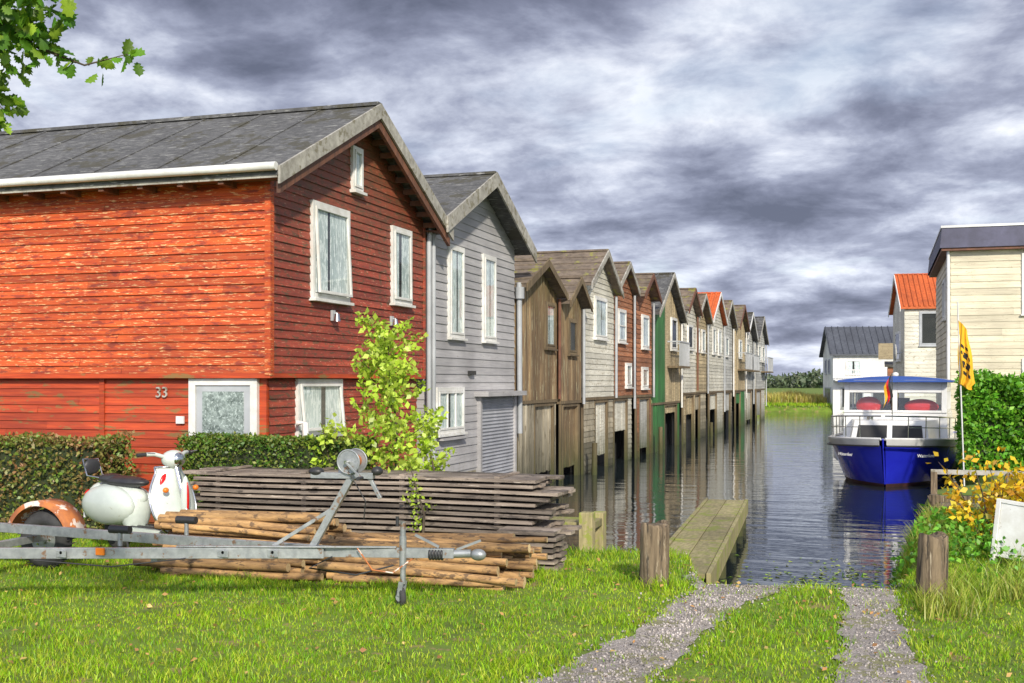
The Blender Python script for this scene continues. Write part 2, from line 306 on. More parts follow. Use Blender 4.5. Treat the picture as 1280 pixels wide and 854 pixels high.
n=420; x=rng.normal(-.35,.45,n)*1.3; y=rng.normal(14.3,.8,n); k=wat(x,y)>.0; scatter('water_weeds',LEAF,np.stack([x[k],y[k],0*x[k]-.492],1),rng.uniform(.03,.10,k.sum()),weedl,None,.04)
# ------------------------------------------------------------------ building helpers
FX=lambda x:(lambda a,o,z:(x+o,a,z))       # facade facing +x
FY=lambda y:(lambda a,o,z:(a,y-o,z))       # facing -y
FYp=lambda y:(lambda a,o,z:(a,y+o,z))
def clap(mb,P,ext,z0,z1,s,m,seg=3.2,out=.022):
    z=z0
    while z<z1-.004:
        zt=min(z+s,z1); a0,b0=ext(z); a1,b1=ext(zt)
        if b0-a0<.06: break
        n=max(1,int((b0-a0)/seg)); ts=[0]+sorted([(i+U(.15,.85))/n for i in range(n)] if n>1 else [])+[1]
        for ta,tb in zip(ts[:-1],ts[1:]):
            j=out+U(-.004,.004); L=lambda p,q,t:p+(q-p)*t
            e=.0015
            vs=[P(L(a0,b0,ta)+e,j,z),P(L(a0,b0,tb)-e,j,z),P(L(a1,b1,tb)-e,.004,zt),P(L(a1,b1,ta)+e,.004,zt),P(L(a0,b0,ta)+e,.001,z),P(L(a0,b0,tb)-e,.001,z)]
            mb.add(vs,[(0,1,2,3),(4,5,1,0)],m)
        z=zt
def vclap(mb,P,a0,a1,z0,ztop,w,m):
    a=a0
    while a<a1-.02:
        b=min(a+w,a1); o=U(.010,.024); g=.004; z=z0-U(0,.03)
        vs=[P(a+g,o,z),P(b-g,o,z),P(b-g,o,ztop(b-g)),P(a+g,o,ztop(a+g)),P(a+g,0.001,z),P(b-g,.001,z),P(b-g,.001,ztop(b-g)),P(a+g,.001,ztop(a+g))]
        mb.add(vs,[(0,1,2,3),(0,3,7,4),(1,5,6,2),(0,4,5,1)],m); a=b
def pbox(mb,P,a0,a1,o0,o1,z0,z1,m,sh=0,zt=0):
    vs=[P(a,o+sh*(zt-z),z) for a in(a0,a1) for o in(o0,o1) for z in(z0,z1)]
    mb.add(vs,[(0,1,3,2),(4,6,7,5),(0,4,5,1),(2,3,7,6),(0,2,6,4),(1,5,7,3)],m)
def window(mb,P,a0,a1,z0,z1,fm=None,back=None,fw=.065,mull=0,hbar=0,tilt=0,sill=True):
    fm=fm or white; back=back or curt; O=.06
    pbox(mb,P,a0,a0+fw,.0,O,z0,z1,fm);pbox(mb,P,a1-fw,a1,.0,O,z0,z1,fm)
    pbox(mb,P,a0+fw,a1-fw,.0,O,z1-fw,z1,fm);pbox(mb,P,a0+fw,a1-fw,.0,O,z0,z0+fw,fm)
    if sill: pbox(mb,P,a0-.03,a1+.03,.0,O+.05,z0-.045,z0-.002,fm)
    A,B,C,D=a0+fw+.003,a1-fw-.003,z0+fw+.003,z1-fw-.003
    mb.add([P(A,.026,C),P(B,.026,C),P(B,.026,D),P(A,.026,D)],[(0,1,2,3)],dark)
    if back is curt:   # two hanging curtains with a gap and folds
        W_=B-A; gp=U(.05,.16)*W_; cx=A+W_*U(.4,.6)
        for (p,q) in ((A,cx-gp/2),(cx+gp/2,B)):
            k=max(4,int((q-p)/.03)); vs=[]
            for i in range(k+1):
                a_=p+(q-p)*i/k; o_=.030+.006*(i%2)
                vs+=[P(a_,o_,C+.01),P(a_,o_,D)]
            mb.add(vs,[(2*i,2*i+2,2*i+3,2*i+1) for i in range(k)],curt)
    elif back is not dark: mb.add([P(A,.03,C),P(B,.03,C),P(B,.03,D),P(A,.03,D)],[(0,1,2,3)],back)
    g=.04;kw=dict(sh=tilt,zt=D); o0=.040; o1=o0+.035
    pbox(mb,P,A,A+g,o0,o1,C,D,fm,**kw);pbox(mb,P,B-g,B,o0,o1,C,D,fm,**kw);pbox(mb,P,A+g,B-g,o0,o1,D-g,D,fm,**kw);pbox(mb,P,A+g,B-g,o0,o1,C,C+g,fm,**kw)
    f=lambda z:o0+.012+tilt*(D-z)
    mb.add([P(A+g,f(C+g),C+g),P(B-g,f(C+g),C+g),P(B-g,f(D-g),D-g),P(A+g,f(D-g),D-g)],[(0,1,2,3)],glass)
    for i in range(mull):
        m_=A+(B-A)*(i+1)/(mull+1); pbox(mb,P,m_-.018,m_+.018,o0,o1-.004,C+g,D-g,fm,**kw)
    for i in range(hbar):
        m_=C+(D-C)*(i+1)/(hbar+1); pbox(mb,P,A+g,B-g,o0,o1-.008,m_-.018,m_+.018,fm,**kw)
def slab(mb,pts,x0,x1,t,m):
    (ya,za),(yb,zb)=pts
    vs=[(x,y,z) for x in(x0,x1) for y,z in((ya,za),(yb,zb),(yb,zb-t),(ya,za-t))]
    mb.add(vs,[(0,1,2,3),(7,6,5,4),(0,4,5,1),(1,5,6,2),(2,6,7,3),(3,7,4,0)],m)
def gable(name,parent,T,w,ze,zp,depth,roofm,rk,oh=.2,xo=.3,t=.09,rh=.17,yr=None,ribs=0,tiles=0,ridge=None):
    yr=w/2 if yr is None else yr
    mb=MB(T); sl=(zp-ze)/(w/2); zl=ze-sl*oh
    for sgn,(ya,yb) in ((1,(-oh,yr)),(-1,(w+oh,yr))):
        slab(mb,((ya,zl+t),(yb,zp+t)),-depth,xo,t,roofm)
        if ribs:
            x=-depth+.2
            while x<xo: 
                mb.beam((x,ya,zl+t+.018),(x,yb,zp+t+.018),.035,.035,roofm); x+=ribs
        if tiles:
            x=-depth+.1
            while x<xo:
                mb.tube([(x,ya,zl+t+.01),(x,yb,zp+t+.01)],.055,roofm,6); x+=tiles
        if not ribs and not tiles and depth<10:
            k=max(3,int((w/2+oh)/.32))
            for i in range(k):
                f=i/k; yy=ya+(yb-ya)*f; zz=zl+(zp-zl)*f+t
                mb.beam((-depth,yy,zz+.010),(xo-.01,yy,zz+.010),.04,.022,roofm)
    mb.beam((-depth,yr,zp+t+.012),(xo+.012,yr,zp+t+.012),.16,.05,ridge or roofm)
    mb.obj('roof',parent)
    r=MB(T)
    for (ya,yb) in ((-oh-.03,yr),(w+oh+.03,yr)):
        za=ze-sl*(oh+.03); q=xo+.003
        vs=[(x,y,z) for x in(q,q+.035) for y,z in((ya,za+t+.02),(yb,zp+t+.02),(yb,zp+t-rh),(ya,za+t-rh))]
        r.add(vs,[(0,1,2,3),(7,6,5,4),(0,4,5,1),(2,6,7,3),(3,7,4,0)],rk)
    r.obj('bargeboards',parent)
def pipe(mb,pts,r=.04,m=None): mb.tube(pts,r,m or pvc,10)
TX=lambda x,y:Matrix.Translation((x,y,0))
# ------------------------------------------------------------------ RED HOUSE
X0=-7.5
e=empty('red_wooden_house',(-12,16,0)); w_=5.3; y0=13.3; T=TX(X0,y0); ze,zp=4.68,5.95; D=11
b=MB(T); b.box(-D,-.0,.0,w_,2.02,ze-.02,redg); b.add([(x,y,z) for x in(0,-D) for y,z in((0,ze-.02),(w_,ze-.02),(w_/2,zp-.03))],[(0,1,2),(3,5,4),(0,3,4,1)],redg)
b.box(-D+.1,-.1,.1,w_-.1,-.6,2.02,redl); b.obj('walls',e)
c=MB(T); rext=lambda z:(0.06,w_-.06) if z<ze-.05 else (max(.06,(z-ze)/(zp-ze)*w_/2),w_-max(.06,(z-ze)/(zp-ze)*w_/2))
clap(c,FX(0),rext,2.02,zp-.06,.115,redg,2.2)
clap(c,FY(0),lambda z:(-D,-.05),2.02,ze-.08,.105,red,3.0,.026)
clap(c,FY(.1),lambda z:(-D,-1.25),-.2,1.96,.112,redl,3.5); clap(c,FY(.1),lambda z:(-.2,-.15),-.2,1.96,.112,redl)
clap(c,FX(-.1),lambda z:(.15,w_-.1),-.5,1.96,.115,redg,2.5); c.obj('cladding',e)
t=MB(T)
t.box(-.045,.04,-.04,.055,1.99,ze-.1,red); t.box(-.01,.04,w_-.055,w_+.01,1.99,ze-.1,redg)
t.box(-D,.03,-.03,.03,1.955,2.018,redl); t.box(-.03,.035,.03,w_,1.96,2.018,redl)
for xx_ in (-2.6,-5.2): t.box(xx_-.04,xx_+.04,.06,.08,-.1,1.95,redl)
t.box(-D,.30,-.36,-.02,ze-.19,ze-.165,soff)
t.box(-D,.33,-.39,-.362,ze-.22,ze-.045,rake); t.tube([(-D,-.45,ze-.09),(.35,-.45,ze-.09)],.055,white,10)
t.box(0.03,.30,w_-.0,w_+.34,ze-.19,ze-.165,soff)
for yy_ in np.arange(.15,w_,.3):
    z_=ze+(zp-ze)*(1-abs(yy_-w_/2)/(w_/2))-.06; t.box(.025,.3,yy_-.03,yy_+.03,z_-.09,z_-.01,soff)
for sg,(ya,yb) in ((1,(-.35,w_/2)),(-1,(w_+.35,w_/2))):   # boarded soffit strip set under the rake
    zs0=ze-(zp-ze)/(w_/2)*.35
    t.add([(x,y,z) for x in(.30,.355) for y,z in((ya,zs0-.10),(yb,zp-.10),(yb,zp-.24),(ya,zs0-.24))],[(0,1,2,3),(7,6,5,4),(0,4,5,1),(2,6,7,3),(3,7,4,0)],soff)
for xx_ in np.arange(-D+.3,0,.6): t.box(xx_-.04,xx_+.04,-.35,-.02,ze-.26,ze-.192,soff)
t.obj('trim',e)
gable('roof',e,T,w_,ze,zp,D,felt,rake,.4,.36,.10,.2)
t=MB(T)
for x_ in np.arange(-D+.4,.3,1.0): t.beam((x_,-.38,ze-.18+.108),(x_,w_/2,zp+.108),.05,.012,felt)
t.obj('roof_seams',e)
wn=MB(T)
window(wn,FX(0),1.1,2.28,3.07,4.42,tilt=.05,fw=.07); window(wn,FX(0),3.85,4.66,3.18,4.42,fw=.06,tilt=.015)
window(wn,FX(0),2.38,2.74,4.76,5.42,fw=.05); window(wn,FX(-.1),.86,2.24,1.16,1.95,tilt=.10,mull=0)
wn.obj('windows',e,.004)
d=MB(T); P=FY(.1)
pbox(d,P,-1.22,-1.12,0,.07,0,1.95,white);pbox(d,P,-.3,-.2,0,.07,0,1.95,white);pbox(d,P,-1.12,-.3,0,.07,1.86,1.95,white)
lace=pm('door_lace',(.42,.46,.44),(.12,.145,.14),(1,1,1),16,.8,0,fleck=(.62,.66,.64),flt=.55,fln=26)
pbox(d,P,-1.115,-.305,.01,.045,.02,1.855,pvc); pbox(d,P,-1.02,-.4,.046,.052,.7,1.78,lace)
d.add([P(-1.02,.056,.7),P(-.4,.056,.7),P(-.4,.056,1.78),P(-1.02,.056,1.78)],[(0,1,2,3)],glass)
pbox(d,P,-.40,-.37,.05,.1,.95,1.1,chrome); pbox(d,P,-1.42,-1.3,.03,.06,1.35,1.45,white)
d.obj('door',e,.004)
l=MB(T)
for yy_,zz_ in ((1.75,2.83),(3.85,2.86)):
    l.box(.02,.06,yy_-.04,yy_+.04,zz_-.05,zz_+.1,pvc); l.cyl((.1,yy_,zz_+.05),(.1,yy_,zz_-.06),.035,chrome,12,.055); l.beam((.05,yy_,zz_+.06),(.11,yy_,zz_+.06),.02,.02,pvc)
pipe(l,[(.08,w_+.12,ze-.12),(.06,w_+.1,ze-.35),(.06,w_+.1,.0)],.045)
pipe(l,[(.0,.75,1.35),(.12,.75,1.35),(.14,.75,.6)],.045,white)
l.obj('lamps_and_pipes',e)
def text(body,loc,rot,size,m,par,ext=.006,shear=0):
    cu=bpy.data.curves.new('lettering','FONT'); cu.body=body; cu.size=size; cu.extrude=ext; cu.shear=shear; cu.align_x='CENTER'; cu.materials.append(m)
    o=bpy.data.objects.new('lettering',cu); o.location=loc; o.rotation_euler=rot; sc.collection.objects.link(o); adopt(o,par); return o
text('33',(-9.15,13.36,1.70),(math.pi/2,0,0),.2,rake,e,.01)
# ------------------------------------------------------------------ GREY HOUSE
e=empty('grey_wooden_house',(-12,21,0)); y0=18.9; w_=4.9; T=TX(X0,y0); ze,zp=4.75,5.85
b=MB(T); b.box(-D,0,0,w_,-1,ze-.02,greyb); b.add([(x,y,z) for x in(0,-D) for y,z in((0,ze-.02),(w_,ze-.02),(w_/2,zp-.03))],[(0,1,2),(3,5,4)],greyb); b.obj('walls',e)
ge=lambda z:(0.02,w_-.02) if z<ze-.05 else (max(.02,(z-ze)/(zp-ze)*w_/2),w_-max(.02,(z-ze)/(zp-ze)*w_/2))
c=MB(T); clap(c,FX(0),ge,.25,zp-.05,.15,greyb,2.6); clap(c,FX(0),lambda z:(.02,2.4),-.4,.2,.15,lowmix); clap(c,FY(0),lambda z:(-D,-.02),1.,ze-.05,.15,greyb); c.obj('cladding',e)
gable('roof',e,T,w_,ze,zp,D,felt,rake,.22,.40,.10,.26)
g=MB(T)
window(g,FX(0),.82,1.63,2.72,4.42,fw=.06); window(g,FX(0),2.73,3.53,2.72,4.44,fw=.06); window(g,FX(0),.22,1.63,.97,1.81,fw=.07,mull=2); g.obj('windows',e,.004)
g=MB(T); z=-.02
while z<1.55: g.add([(.03,2.55,z),(.03,4.7,z),(.055,4.7,z+.035),(.055,2.55,z+.035),(.03,4.7,z+.07),(.03,2.55,z+.07)],[(0,1,2,3),(3,2,4,5)],shutter); z+=.07
g.box(0.0,.09,2.45,2.55,-.1,1.62,greyb);g.box(0,.09,4.7,4.8,-.1,1.62,greyb);g.box(0,.3,2.3,4.85,1.625,1.72,greyb); g.box(0,.14,.3,1.6,.86,.9,greyb); g.obj('roller_shutter',e)
g=MB(T); pipe(g,[(.08,w_+.1,ze-.7),(.1,w_+.08,.8)],.06); g.cyl((.1,w_+.08,3.7),(.1,w_+.08,3.95),.1,pvc); pipe(g,[(.09,-.06,ze-.15),(.09,-.06,-.1)],.04)
g.box(.02,.1,1.9,2.15,2.05,2.12,blackp); g.obj('downpipes',e)
# ------------------------------------------------------------------ ROW OF BOATHOUSES
def rowhouse(name,ya,yb,zp,wallm,low,roofm,rk,vert=False,wins=(),zs=1.5,rise=.27,depth=8,split=None,balc=None,garage=None,tiles=0,ribs=0,xf=None,pipes=1,door=None):
    xf=X0+U(-.12,.18) if xf is None else xf; w=yb-ya; ze=zp-rise*w; T=TX(xf,ya); e=empty(name,(xf-depth/2,(ya+yb)/2,0))
    b=MB(T); b.box(-depth,0,0,w,zs,ze-.01,wallm); b.add([(x,y,z) for x in(0,-depth) for y,z in((0,ze-.01),(w,ze-.01),(w/2,zp-.03))],[(0,1,2),(3,5,4)],wallm)
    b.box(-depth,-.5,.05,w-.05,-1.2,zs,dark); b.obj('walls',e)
    c=MB(T); top=lambda y:zp-abs(y-w/2)*2*rise-.02
    ex=lambda z:(0.02,w-.02) if z<ze-.03 else (max(.02,(z-ze)/(zp-ze)*w/2),w-max(.02,(z-ze)/(zp-ze)*w/2))
    if split:
        vclap(c,FX(0),.02,split[0]*w,zs,top,.14,split[1]); vclap(c,FX(0),split[0]*w,w-.02,zs,top,.14,wallm)
    elif vert: vclap(c,FX(0),.02,w-.02,zs,top,.15,wallm)
    else: clap(c,FX(0),ex,zs,zp-.04,.15,wallm,2.5)
    if vert: vclap(c,FY(0),-depth,-.01,zs,lambda a:ze-.03,.16,split[1] if split else wallm)
    else: clap(c,FY(0),lambda z:(-depth,-.01),zs,ze-.03,.16,wallm,3)
    c.obj('cladding',e)
    gable('roof',e,T,w,ze,zp,depth,roofm,rk,.06,.22+U(0,.12),.08,.15,tiles=tiles,ribs=ribs)
    l=MB(T)
    l.box(-.20,.025,-.02,w+.02,zs-.08,zs-.005,pile)
    # ground-floor wall that reaches the water, with a wide boat door in a frame
    g0=garage or random.choice([(.08,.55),(.4,.92),(.25,.85)])
    lowf=lambda a,b_: (clap(l,FX(-.03),lambda z:(a,b_),-.75,zs-.09,.15,low,2) if (not vert and b_-a>.5) else vclap(l,FX(-.03),a,b_,-.75,lambda q:zs-.09,.14,low))
    lowf(.0,g0[0]*w-.06); lowf(g0[1]*w+.06,w)
    for yq in (g0[0]*w-.06,g0[1]*w): l.box(-.10,.0,yq,yq+.06,-.9,zs-.085,pile)
    dm=door or random.choice([whiteb,lgrey,low,low])
    db=U(-.35,-.1) if random.random()<.7 else U(.4,.8)
    vclap(l,FX(-.09),g0[0]*w,g0[1]*w,db,lambda a:zs-.12,.22,dm)
    l.box(-.09,.0,g0[0]*w,g0[1]*w,zs-.16,zs-.085,pile)
    l.box(-.04,.02,.0,.07,-1.2,zs-.085,pile)
    l.obj('quay_level',e)
    if wins:
        g=MB(T)
        for wi in wins: window(g,FX(0),wi[0]*w,wi[1]*w,wi[2],wi[3],wi[4] if len(wi)>4 else white,wi[5] if len(wi)>5 else curt,fw=.06,hbar=wi[6] if len(wi)>6 else 0)
        g.obj('windows',e)
    if pipes:
        g=MB(T); pipe(g,[(.09,w-.02,ze-.05),(.09,w-.02,U(.2,1.6))],.04,random.choice([pvc,white,pvc,soff]))
        g.obj('downpipe',e)
    if balc:
        g=MB(T); p,q,z=balc; p*=w;q*=w; g.box(.03,.5,p,q,z-.08,z,pile)
        for y in np.linspace(p+.03,q-.03,max(4,int((q-p)/.14))): g.box(.455,.48,y-.012,y+.012,z,z+.85,pvc)
        g.box(.445,.49,p,q,z+.85,z+.9,pvc)
        for y in (p,q-.03): g.box(.03,.44,y,y+.03,z+.85,z+.9,pvc)
        g.obj('balcony',e)
    return e
rowhouse('weathered_boathouse',23.95,27.2,4.62,brownv,lowmix,feltm,pile,True,[(.66,.92,2.7,3.8,pile,curt)],garage=(.45,.93),xf=-7.5,rise=.2,door=lowmix)
rowhouse('weathered_boathouse',27.28,29.3,4.45,brownv,pile,feltm,pile,True,[(.3,.7,2.6,3.5,pile,dark)],garage=(.15,.85),xf=-7.42,rise=.3,zs=1.45,door=brownv)
rowhouse('white_boathouse',29.4,33.1,5.45,whiteb,lowmix,feltm,rake,False,[(.32,.72,3.1,4.25,white,curt)],garage=(.4,.8),xf=-7.4,door=whiteb)
rowhouse('red_boathouse',33.2,36.0,5.45,brownh,whiteb,feltm,rake,False,[(.2,.6,3.1,4.1,white,curt,1),(.6,.9,1.75,2.5)],garage=(.1,.75),xf=-7.45,door=whiteb)
rowhouse('brown_boathouse',36.1,38.7,5.35,brownh,brownh,feltm,soff,False,[(.3,.75,3.0,4.1,white,curt),(.3,.7,1.7,2.4)],xf=-7.35)
rowhouse('green_boathouse',38.8,44.5,5.75,tanb,greenv,felt,rake,True,[(.62,.85,3.1,4.3,white,dark)],split=(.42,greenv),balc=(.5,.9,2.5),xf=-7.35,ribs=.5,zs=1.2,garage=(.45,.9),door=tanb)
rowhouse('cream_boathouse',44.6,47.9,5.55,whiteb,tanb,feltm,soff,False,[(.3,.7,3.2,4.2,white,dark)],xf=-7.25)
rowhouse('tan_boathouse',48,52,5.6,tanb,lowmix,feltm,rake,False,[(.2,.45,3.2,4.2),(.6,.85,3.2,4.2)],xf=-7.4)
rowhouse('white_boathouse',52.1,57,6.0,whiteb,whiteb,tiler,white,False,[(.2,.4,3.2,4.4),(.6,.8,3.2,4.4)],xf=-7.3,tiles=.22)
rowhouse('grey_boathouse',57.1,61.5,5.95,lgrey,lowmix,feltm,rake,False,[(.3,.6,3.2,4.2)],xf=-7.4)
rowhouse('green_boathouse',61.6,66.2,6.0,tanb,greenv,feltm,soff,True,[(.3,.6,3.2,4.2)],xf=-7.25,balc=(.2,.9,2.6))
rowhouse('grey_boathouse',66.3,71.7,5.9,lgrey,whiteb,felt,white,False,[(.3,.6,3.2,4.2)],xf=-7.4,balc=(.3,.9,2.6))
rowhouse('white_boathouse',71.8,77.6,5.95,lgrey,whiteb,felt,rake,False,[(.2,.45,3.2,4.2),(.6,.85,3.2,4.2)],xf=-7.2,balc=(.5,1.1,2.6))
for q in (29.35,38.75,52.05):
    e=empty('mooring_pile',(-7.1,q,0)); g=MB(); x_=-7.1+U(-.1,.15); g.tube([(x_,q,-1.4),(x_+U(-.03,.03),q,U(.1,.5))],[.08,.07],pile,10); g.obj('timber',e)
# ------------------------------------------------------------------ RIGHT BANK BUILDINGS
e=empty('cream_house',(6,41,0)); T=TX(2.0,37.1)
b=MB(T); b.box(0,9,0,8.8,-.6,5.9,cream); b.obj('walls',e)
c=MB(T); clap(c,FY(0),lambda z:(0.02,9),.1,5.7,.2,cream,3); P=lambda a,o,z:(-o,a,z); clap(c,P,lambda z:(0.02,8.8),.1,5.7,.2,cream,3); c.obj('cladding',e)
c=MB(T); c.box(-.25,9.2,-.25,9.0,5.82,5.9,soff)
vs=[(-.3,-.3,5.9),(9.3,-.3,5.9),(9.3,9.1,5.9),(-.3,9.1,5.9),(-.24,-.24,6.5),(9.25,-.24,6.5),(9.25,9.05,6.5),(-.24,9.05,6.5)]
c.add(vs,[(0,1,5,4),(1,2,6,5),(2,3,7,6),(3,0,4,7)],zinc); c.box(-.27,9.28,-.27,9.08,6.5,6.57,wht); c.obj('flat_roof',e)
g=MB(T); window(g,FY(0),1.98,3.3,3.9,5.7,white,dark,.08); window(g,P,2,3.2,3.9,5.2,white,dark,.08); window(g,FY(0),1.98,3.3,1.2,2.6,white,dark,.08)
g.tube([(-.05,-.05,5.9),(-.05,-.05,0)],.05,wht,8); g.obj('windows',e)
e=empty('white_house_with_red_roof',(4,64,0)); T=Matrix.Translation((1.15,60.5,0))@Matrix.Rotation(math.radians(5.5),4,'Z')@Matrix.Rotation(math.pi,4,'Z')@Matrix.Translation((0,-5,0))
b=MB(T); b.box(-8,0,0,5,-.6,5.6,whiteb); b.add([(x,y,z) for x in(0,-8) for y,z in((0,5.6),(5,5.6),(2.5,7.3))],[(0,1,2),(3,5,4)],whiteb); clap(b,FYp(5),lambda z:(-8,-.02),.2,5.5,.2,whiteb); b.obj('walls',e)
gable('roof',e,T,5,5.65,7.35,8,tiler,white,.2,.2,.1,.2,tiles=.24)
g=MB(T); window(g,FYp(5),-1.9,-.7,3.7,5.4,pvc,dark,.08); window(g,FX(0),1.5,3.5,3,4.5,white,dark); window(g,FX(0),1.5,3.5,.6,2,white,dark)
g.obj('windows',e)
g=MB(T); g.ell((.35,4.2,3.4),(.08,.42,.42),lgrey,16,8); g.beam((.0,4.2,3.4),(.35,4.2,3.3),.05,.05,pvc); g.obj('satellite_dish',e)
e=empty('far_white_house',(-3,99,0)); T=Matrix.Translation((-3.6,96.8,0))@Matrix.Rotation(math.radians(10),4,'Z')
b=MB(T); b.box(0,6,0,6,-.8,4.3,white); b.add([(x,y,z) for x in(0,6) for y,z in((0,4.3),(6,4.3),(3,6.4))],[(0,1,2),(3,5,4)],white); b.obj('walls',e)
r=MB(T)
for ya,yb in ((-.35,3),(6.35,3)):
    slab(r,((ya,4.15),(yb,6.5)),-.3,6.3,.12,metalr)
    for x in np.arange(-.2,6.3,.5): r.beam((x,ya,4.19),(x,yb,6.54),.05,.06,metalr)
r.obj('roof',e)
g=MB(T); PX_=lambda a,o,z:(-o,a,z)
window(g,PX_,1.5,2.5,2.6,3.8,pvc,dark); window(g,PX_,3.6,4.6,2.6,3.8,pvc,dark); window(g,FY(0),.6,2.4,-.2,1.5,pvc,dark,mull=1); window(g,FY(0),3,5,-.2,1.5,pvc,dark,mull=1); window(g,FY(0),1,2.2,2.5,3.7,white,curt)
window(g,PX_,1,4.5,-.2,1.5,pvc,dark,mull=3)
g.box(0,6,-1.2,-.02,2.0,2.1,white); g.box(0,6,-1.2,-1.15,2.85,2.92,white)
for x in np.arange(0,6.05,.2): g.box(x,x+.05,-1.19,-1.16,2.1,2.85,white)
g.obj('balcony_and_windows',e)
e=empty('garden_shed',(0,88,0)); T=TX(.5,84); b=MB(T); b.box(0,3,0,3,-.5,3.0,tanb); clap(b,FY(0),lambda z:(0,3),.0,2.9,.2,brownh); clap(b,PX_,lambda z:(0,3),.0,2.9,.2,brownh); b.obj('walls',e)
b=MB(T); slab(b,((-.2,3.05),(3.2,3.4)),-.2,3.2,.1,felt); b.cyl((1,1,3.2),(1,1,5.2),.12,brownh); b.box(-.6,.8,.3,1.2,3.5,4.6,tanb); b.obj('roof',e)
# ------------------------------------------------------------------ far bank vegetation
n=26000; x=rng.uniform(-26,-3.4,n); y=rng.uniform(99.5,112,n); h=rng.uniform(.6,1.3,n)*(.6+.5*vnoise(x,y,.4,31))
blades('reeds',x,y,gh(x,y),h,.07,.25,reed)
n=9000; x=rng.uniform(-26,8,n); y=rng.uniform(97.1,101,n); blades('bank_grass',x,y,gh(x,y),rng.uniform(.1,.3,n),.06,.4,ggrass)
n=16000; x=rng.uniform(-160,120,n); y=rng.uniform(380,420,n); hh=2.+3.5*vnoise(x,y*0,.06,33)+1.5*vnoise(x,y*0,.3,34); z=rng.random(n)*hh
scatter('distant_trees',LEAF,np.stack([x,y,z],1),rng.uniform(1,2.2,n),farl)
# ------------------------------------------------------------------ hedges
def hedge(name,x0,x1,y0,y1,z1,n,size,mat,core,bul=.06):
    e=empty(name,((x0+x1)/2,(y0+y1)/2,0)); i=size*1.2+bul*.6
    c=MB(); c.box(x0+i,x1-i,y0+i,y1-i,-.1,z1-i,core); c.obj('shade_core',e)  # solid box, coloured dark to stand for the shade inside the hedge
    x=rng.uniform(x0,x1,n); y=rng.uniform(y0,y1,n); z=rng.uniform(0,z1,n); k=rng.integers(0,10,n)
    y=np.where(k<5,y0+rng.random(n)*i*1.3,y); z=np.where((k>=5)&(k<8),z1-rng.random(n)*i*1.3,z); x=np.where(k==8,x0+rng.random(n)*i,x); x=np.where(k==9,x1-rng.random(n)*i,x)
    bump=(vnoise(x+z,y+z*1.7,2.2,41)-.5)*2*bul; y=y+bump*np.where(k<5,1,0); z=np.clip(z+bump*np.where((k>=5)&(k<8),1.2,0),.02,None)
    scatter('leaves',LEAF,np.stack([x,y,z],1),rng.uniform(.6,1.3,n)*size,mat,e)
corem=pm('hedge_core',(.02,.04,.01),(.035,.04,.015),(1,1,1),8,.9,.5)
hedge('garden_hedge',-14,-9.0,11.9,12.6,1.22,16000,.055,hedgeb,corem)
hedge('garden_hedge',-8.45,-5.9,12.66,13.15,1.22,14000,.045,hedgel,corem)
hedge('ivy_hedge',1.72,7,26.4,29.0,2.02,38000,.11,ivyl,corem,.16)
def growtree(name,base,h,nb,mat,leafn,ls,spread,barkm,jit=.055):
    e=empty(name,base); m=MB(); B=Vector(base); top=B+Vector((-.12,.0,h)); m.tube([B,B+Vector((.03,0,h*.5)),top],[.02,.014,.004],barkm,6); pts=[]
    for i in range(nb):
        f=.10+.86*i/nb; p=B+(top-B)*f; a=i*2.4+U(-.3,.3); L=spread*(1.05-f*.72)*U(.6,1.15); q=p+Vector((math.cos(a)*L,math.sin(a)*L,L*U(.35,.9))); mid=(p+q)/2+Vector((0,0,-.03))
        m.tube([p,mid,q],[.007,.005,.002],barkm,5)
        for k in range(int(leafn/nb)):
            t=U(.15,1.05); c=p+(q-p)*t; pts.append(c+Vector((U(-1,1),U(-1,1),U(-1,1)))*jit)
    for k in range(60): pts.append(B+(top-B)*U(.3,1.03)+Vector((U(-1,1),U(-1,1),U(-1,1)))*.05)
    m.obj('stem',e); scatter('leaves',LEAF,np.array([tuple(p) for p in pts]),rng.uniform(.6,1.3,len(pts))*ls,mat,e)
growtree('young_tree',(-5.62,13.0,0),2.62,34,sapl,2700,.085,.90,bark,.085)
growtree('young_tree',(-5.1,13.0,0),1.35,12,sapl,520,.085,.5,bark)
growtree('young_tree',(-6.35,12.75,0),1.4,12,sapl,420,.08,.45,bark)
growtree('young_tree',(-4.7,11.6,0),.95,7,sapl,70,.05,.22,bark)
# yellow shrub
e=empty('yellow_shrub',(1.6,15.4,0)); m=MB(); pts=[]
for i in range(60):
    bx,by=1.65+U(-.65,1.0),15.2+U(-.9,.7); a=U(0,6.28); L=U(.3,.7); p=Vector((bx,by,float(gh(bx,by)))); q=p+Vector((math.cos(a)*L*.8,math.sin(a)*L*.8,U(.35,1.0)))
    m.tube([p,(p+q)/2+Vector((0,0,.1)),q],[.01,.008,.003],bark,5)
    for k in range(44): pts.append(tuple(p+(q-p)*U(.25,1.05)+Vector((U(-1,1),U(-1,1),U(-1,1)))*.11))
m.obj('stems',e); scatter('leaves',LEAF,np.array(pts),rng.uniform(.05,.12,len(pts)),yl,e)
n=1800; pp=np.stack([rng.normal(1.0,.5,n),rng.normal(14.3,1.0,n),np.zeros(n)],1); pp=pp[wat(pp[:,0],pp[:,1])<0]; pp[:,2]=gh(pp[:,0],pp[:,1])+rng.random(len(pp))*.32
scatter('bank_weeds',LEAF,pp,rng.uniform(.04,.1,len(pp)),ivyl)
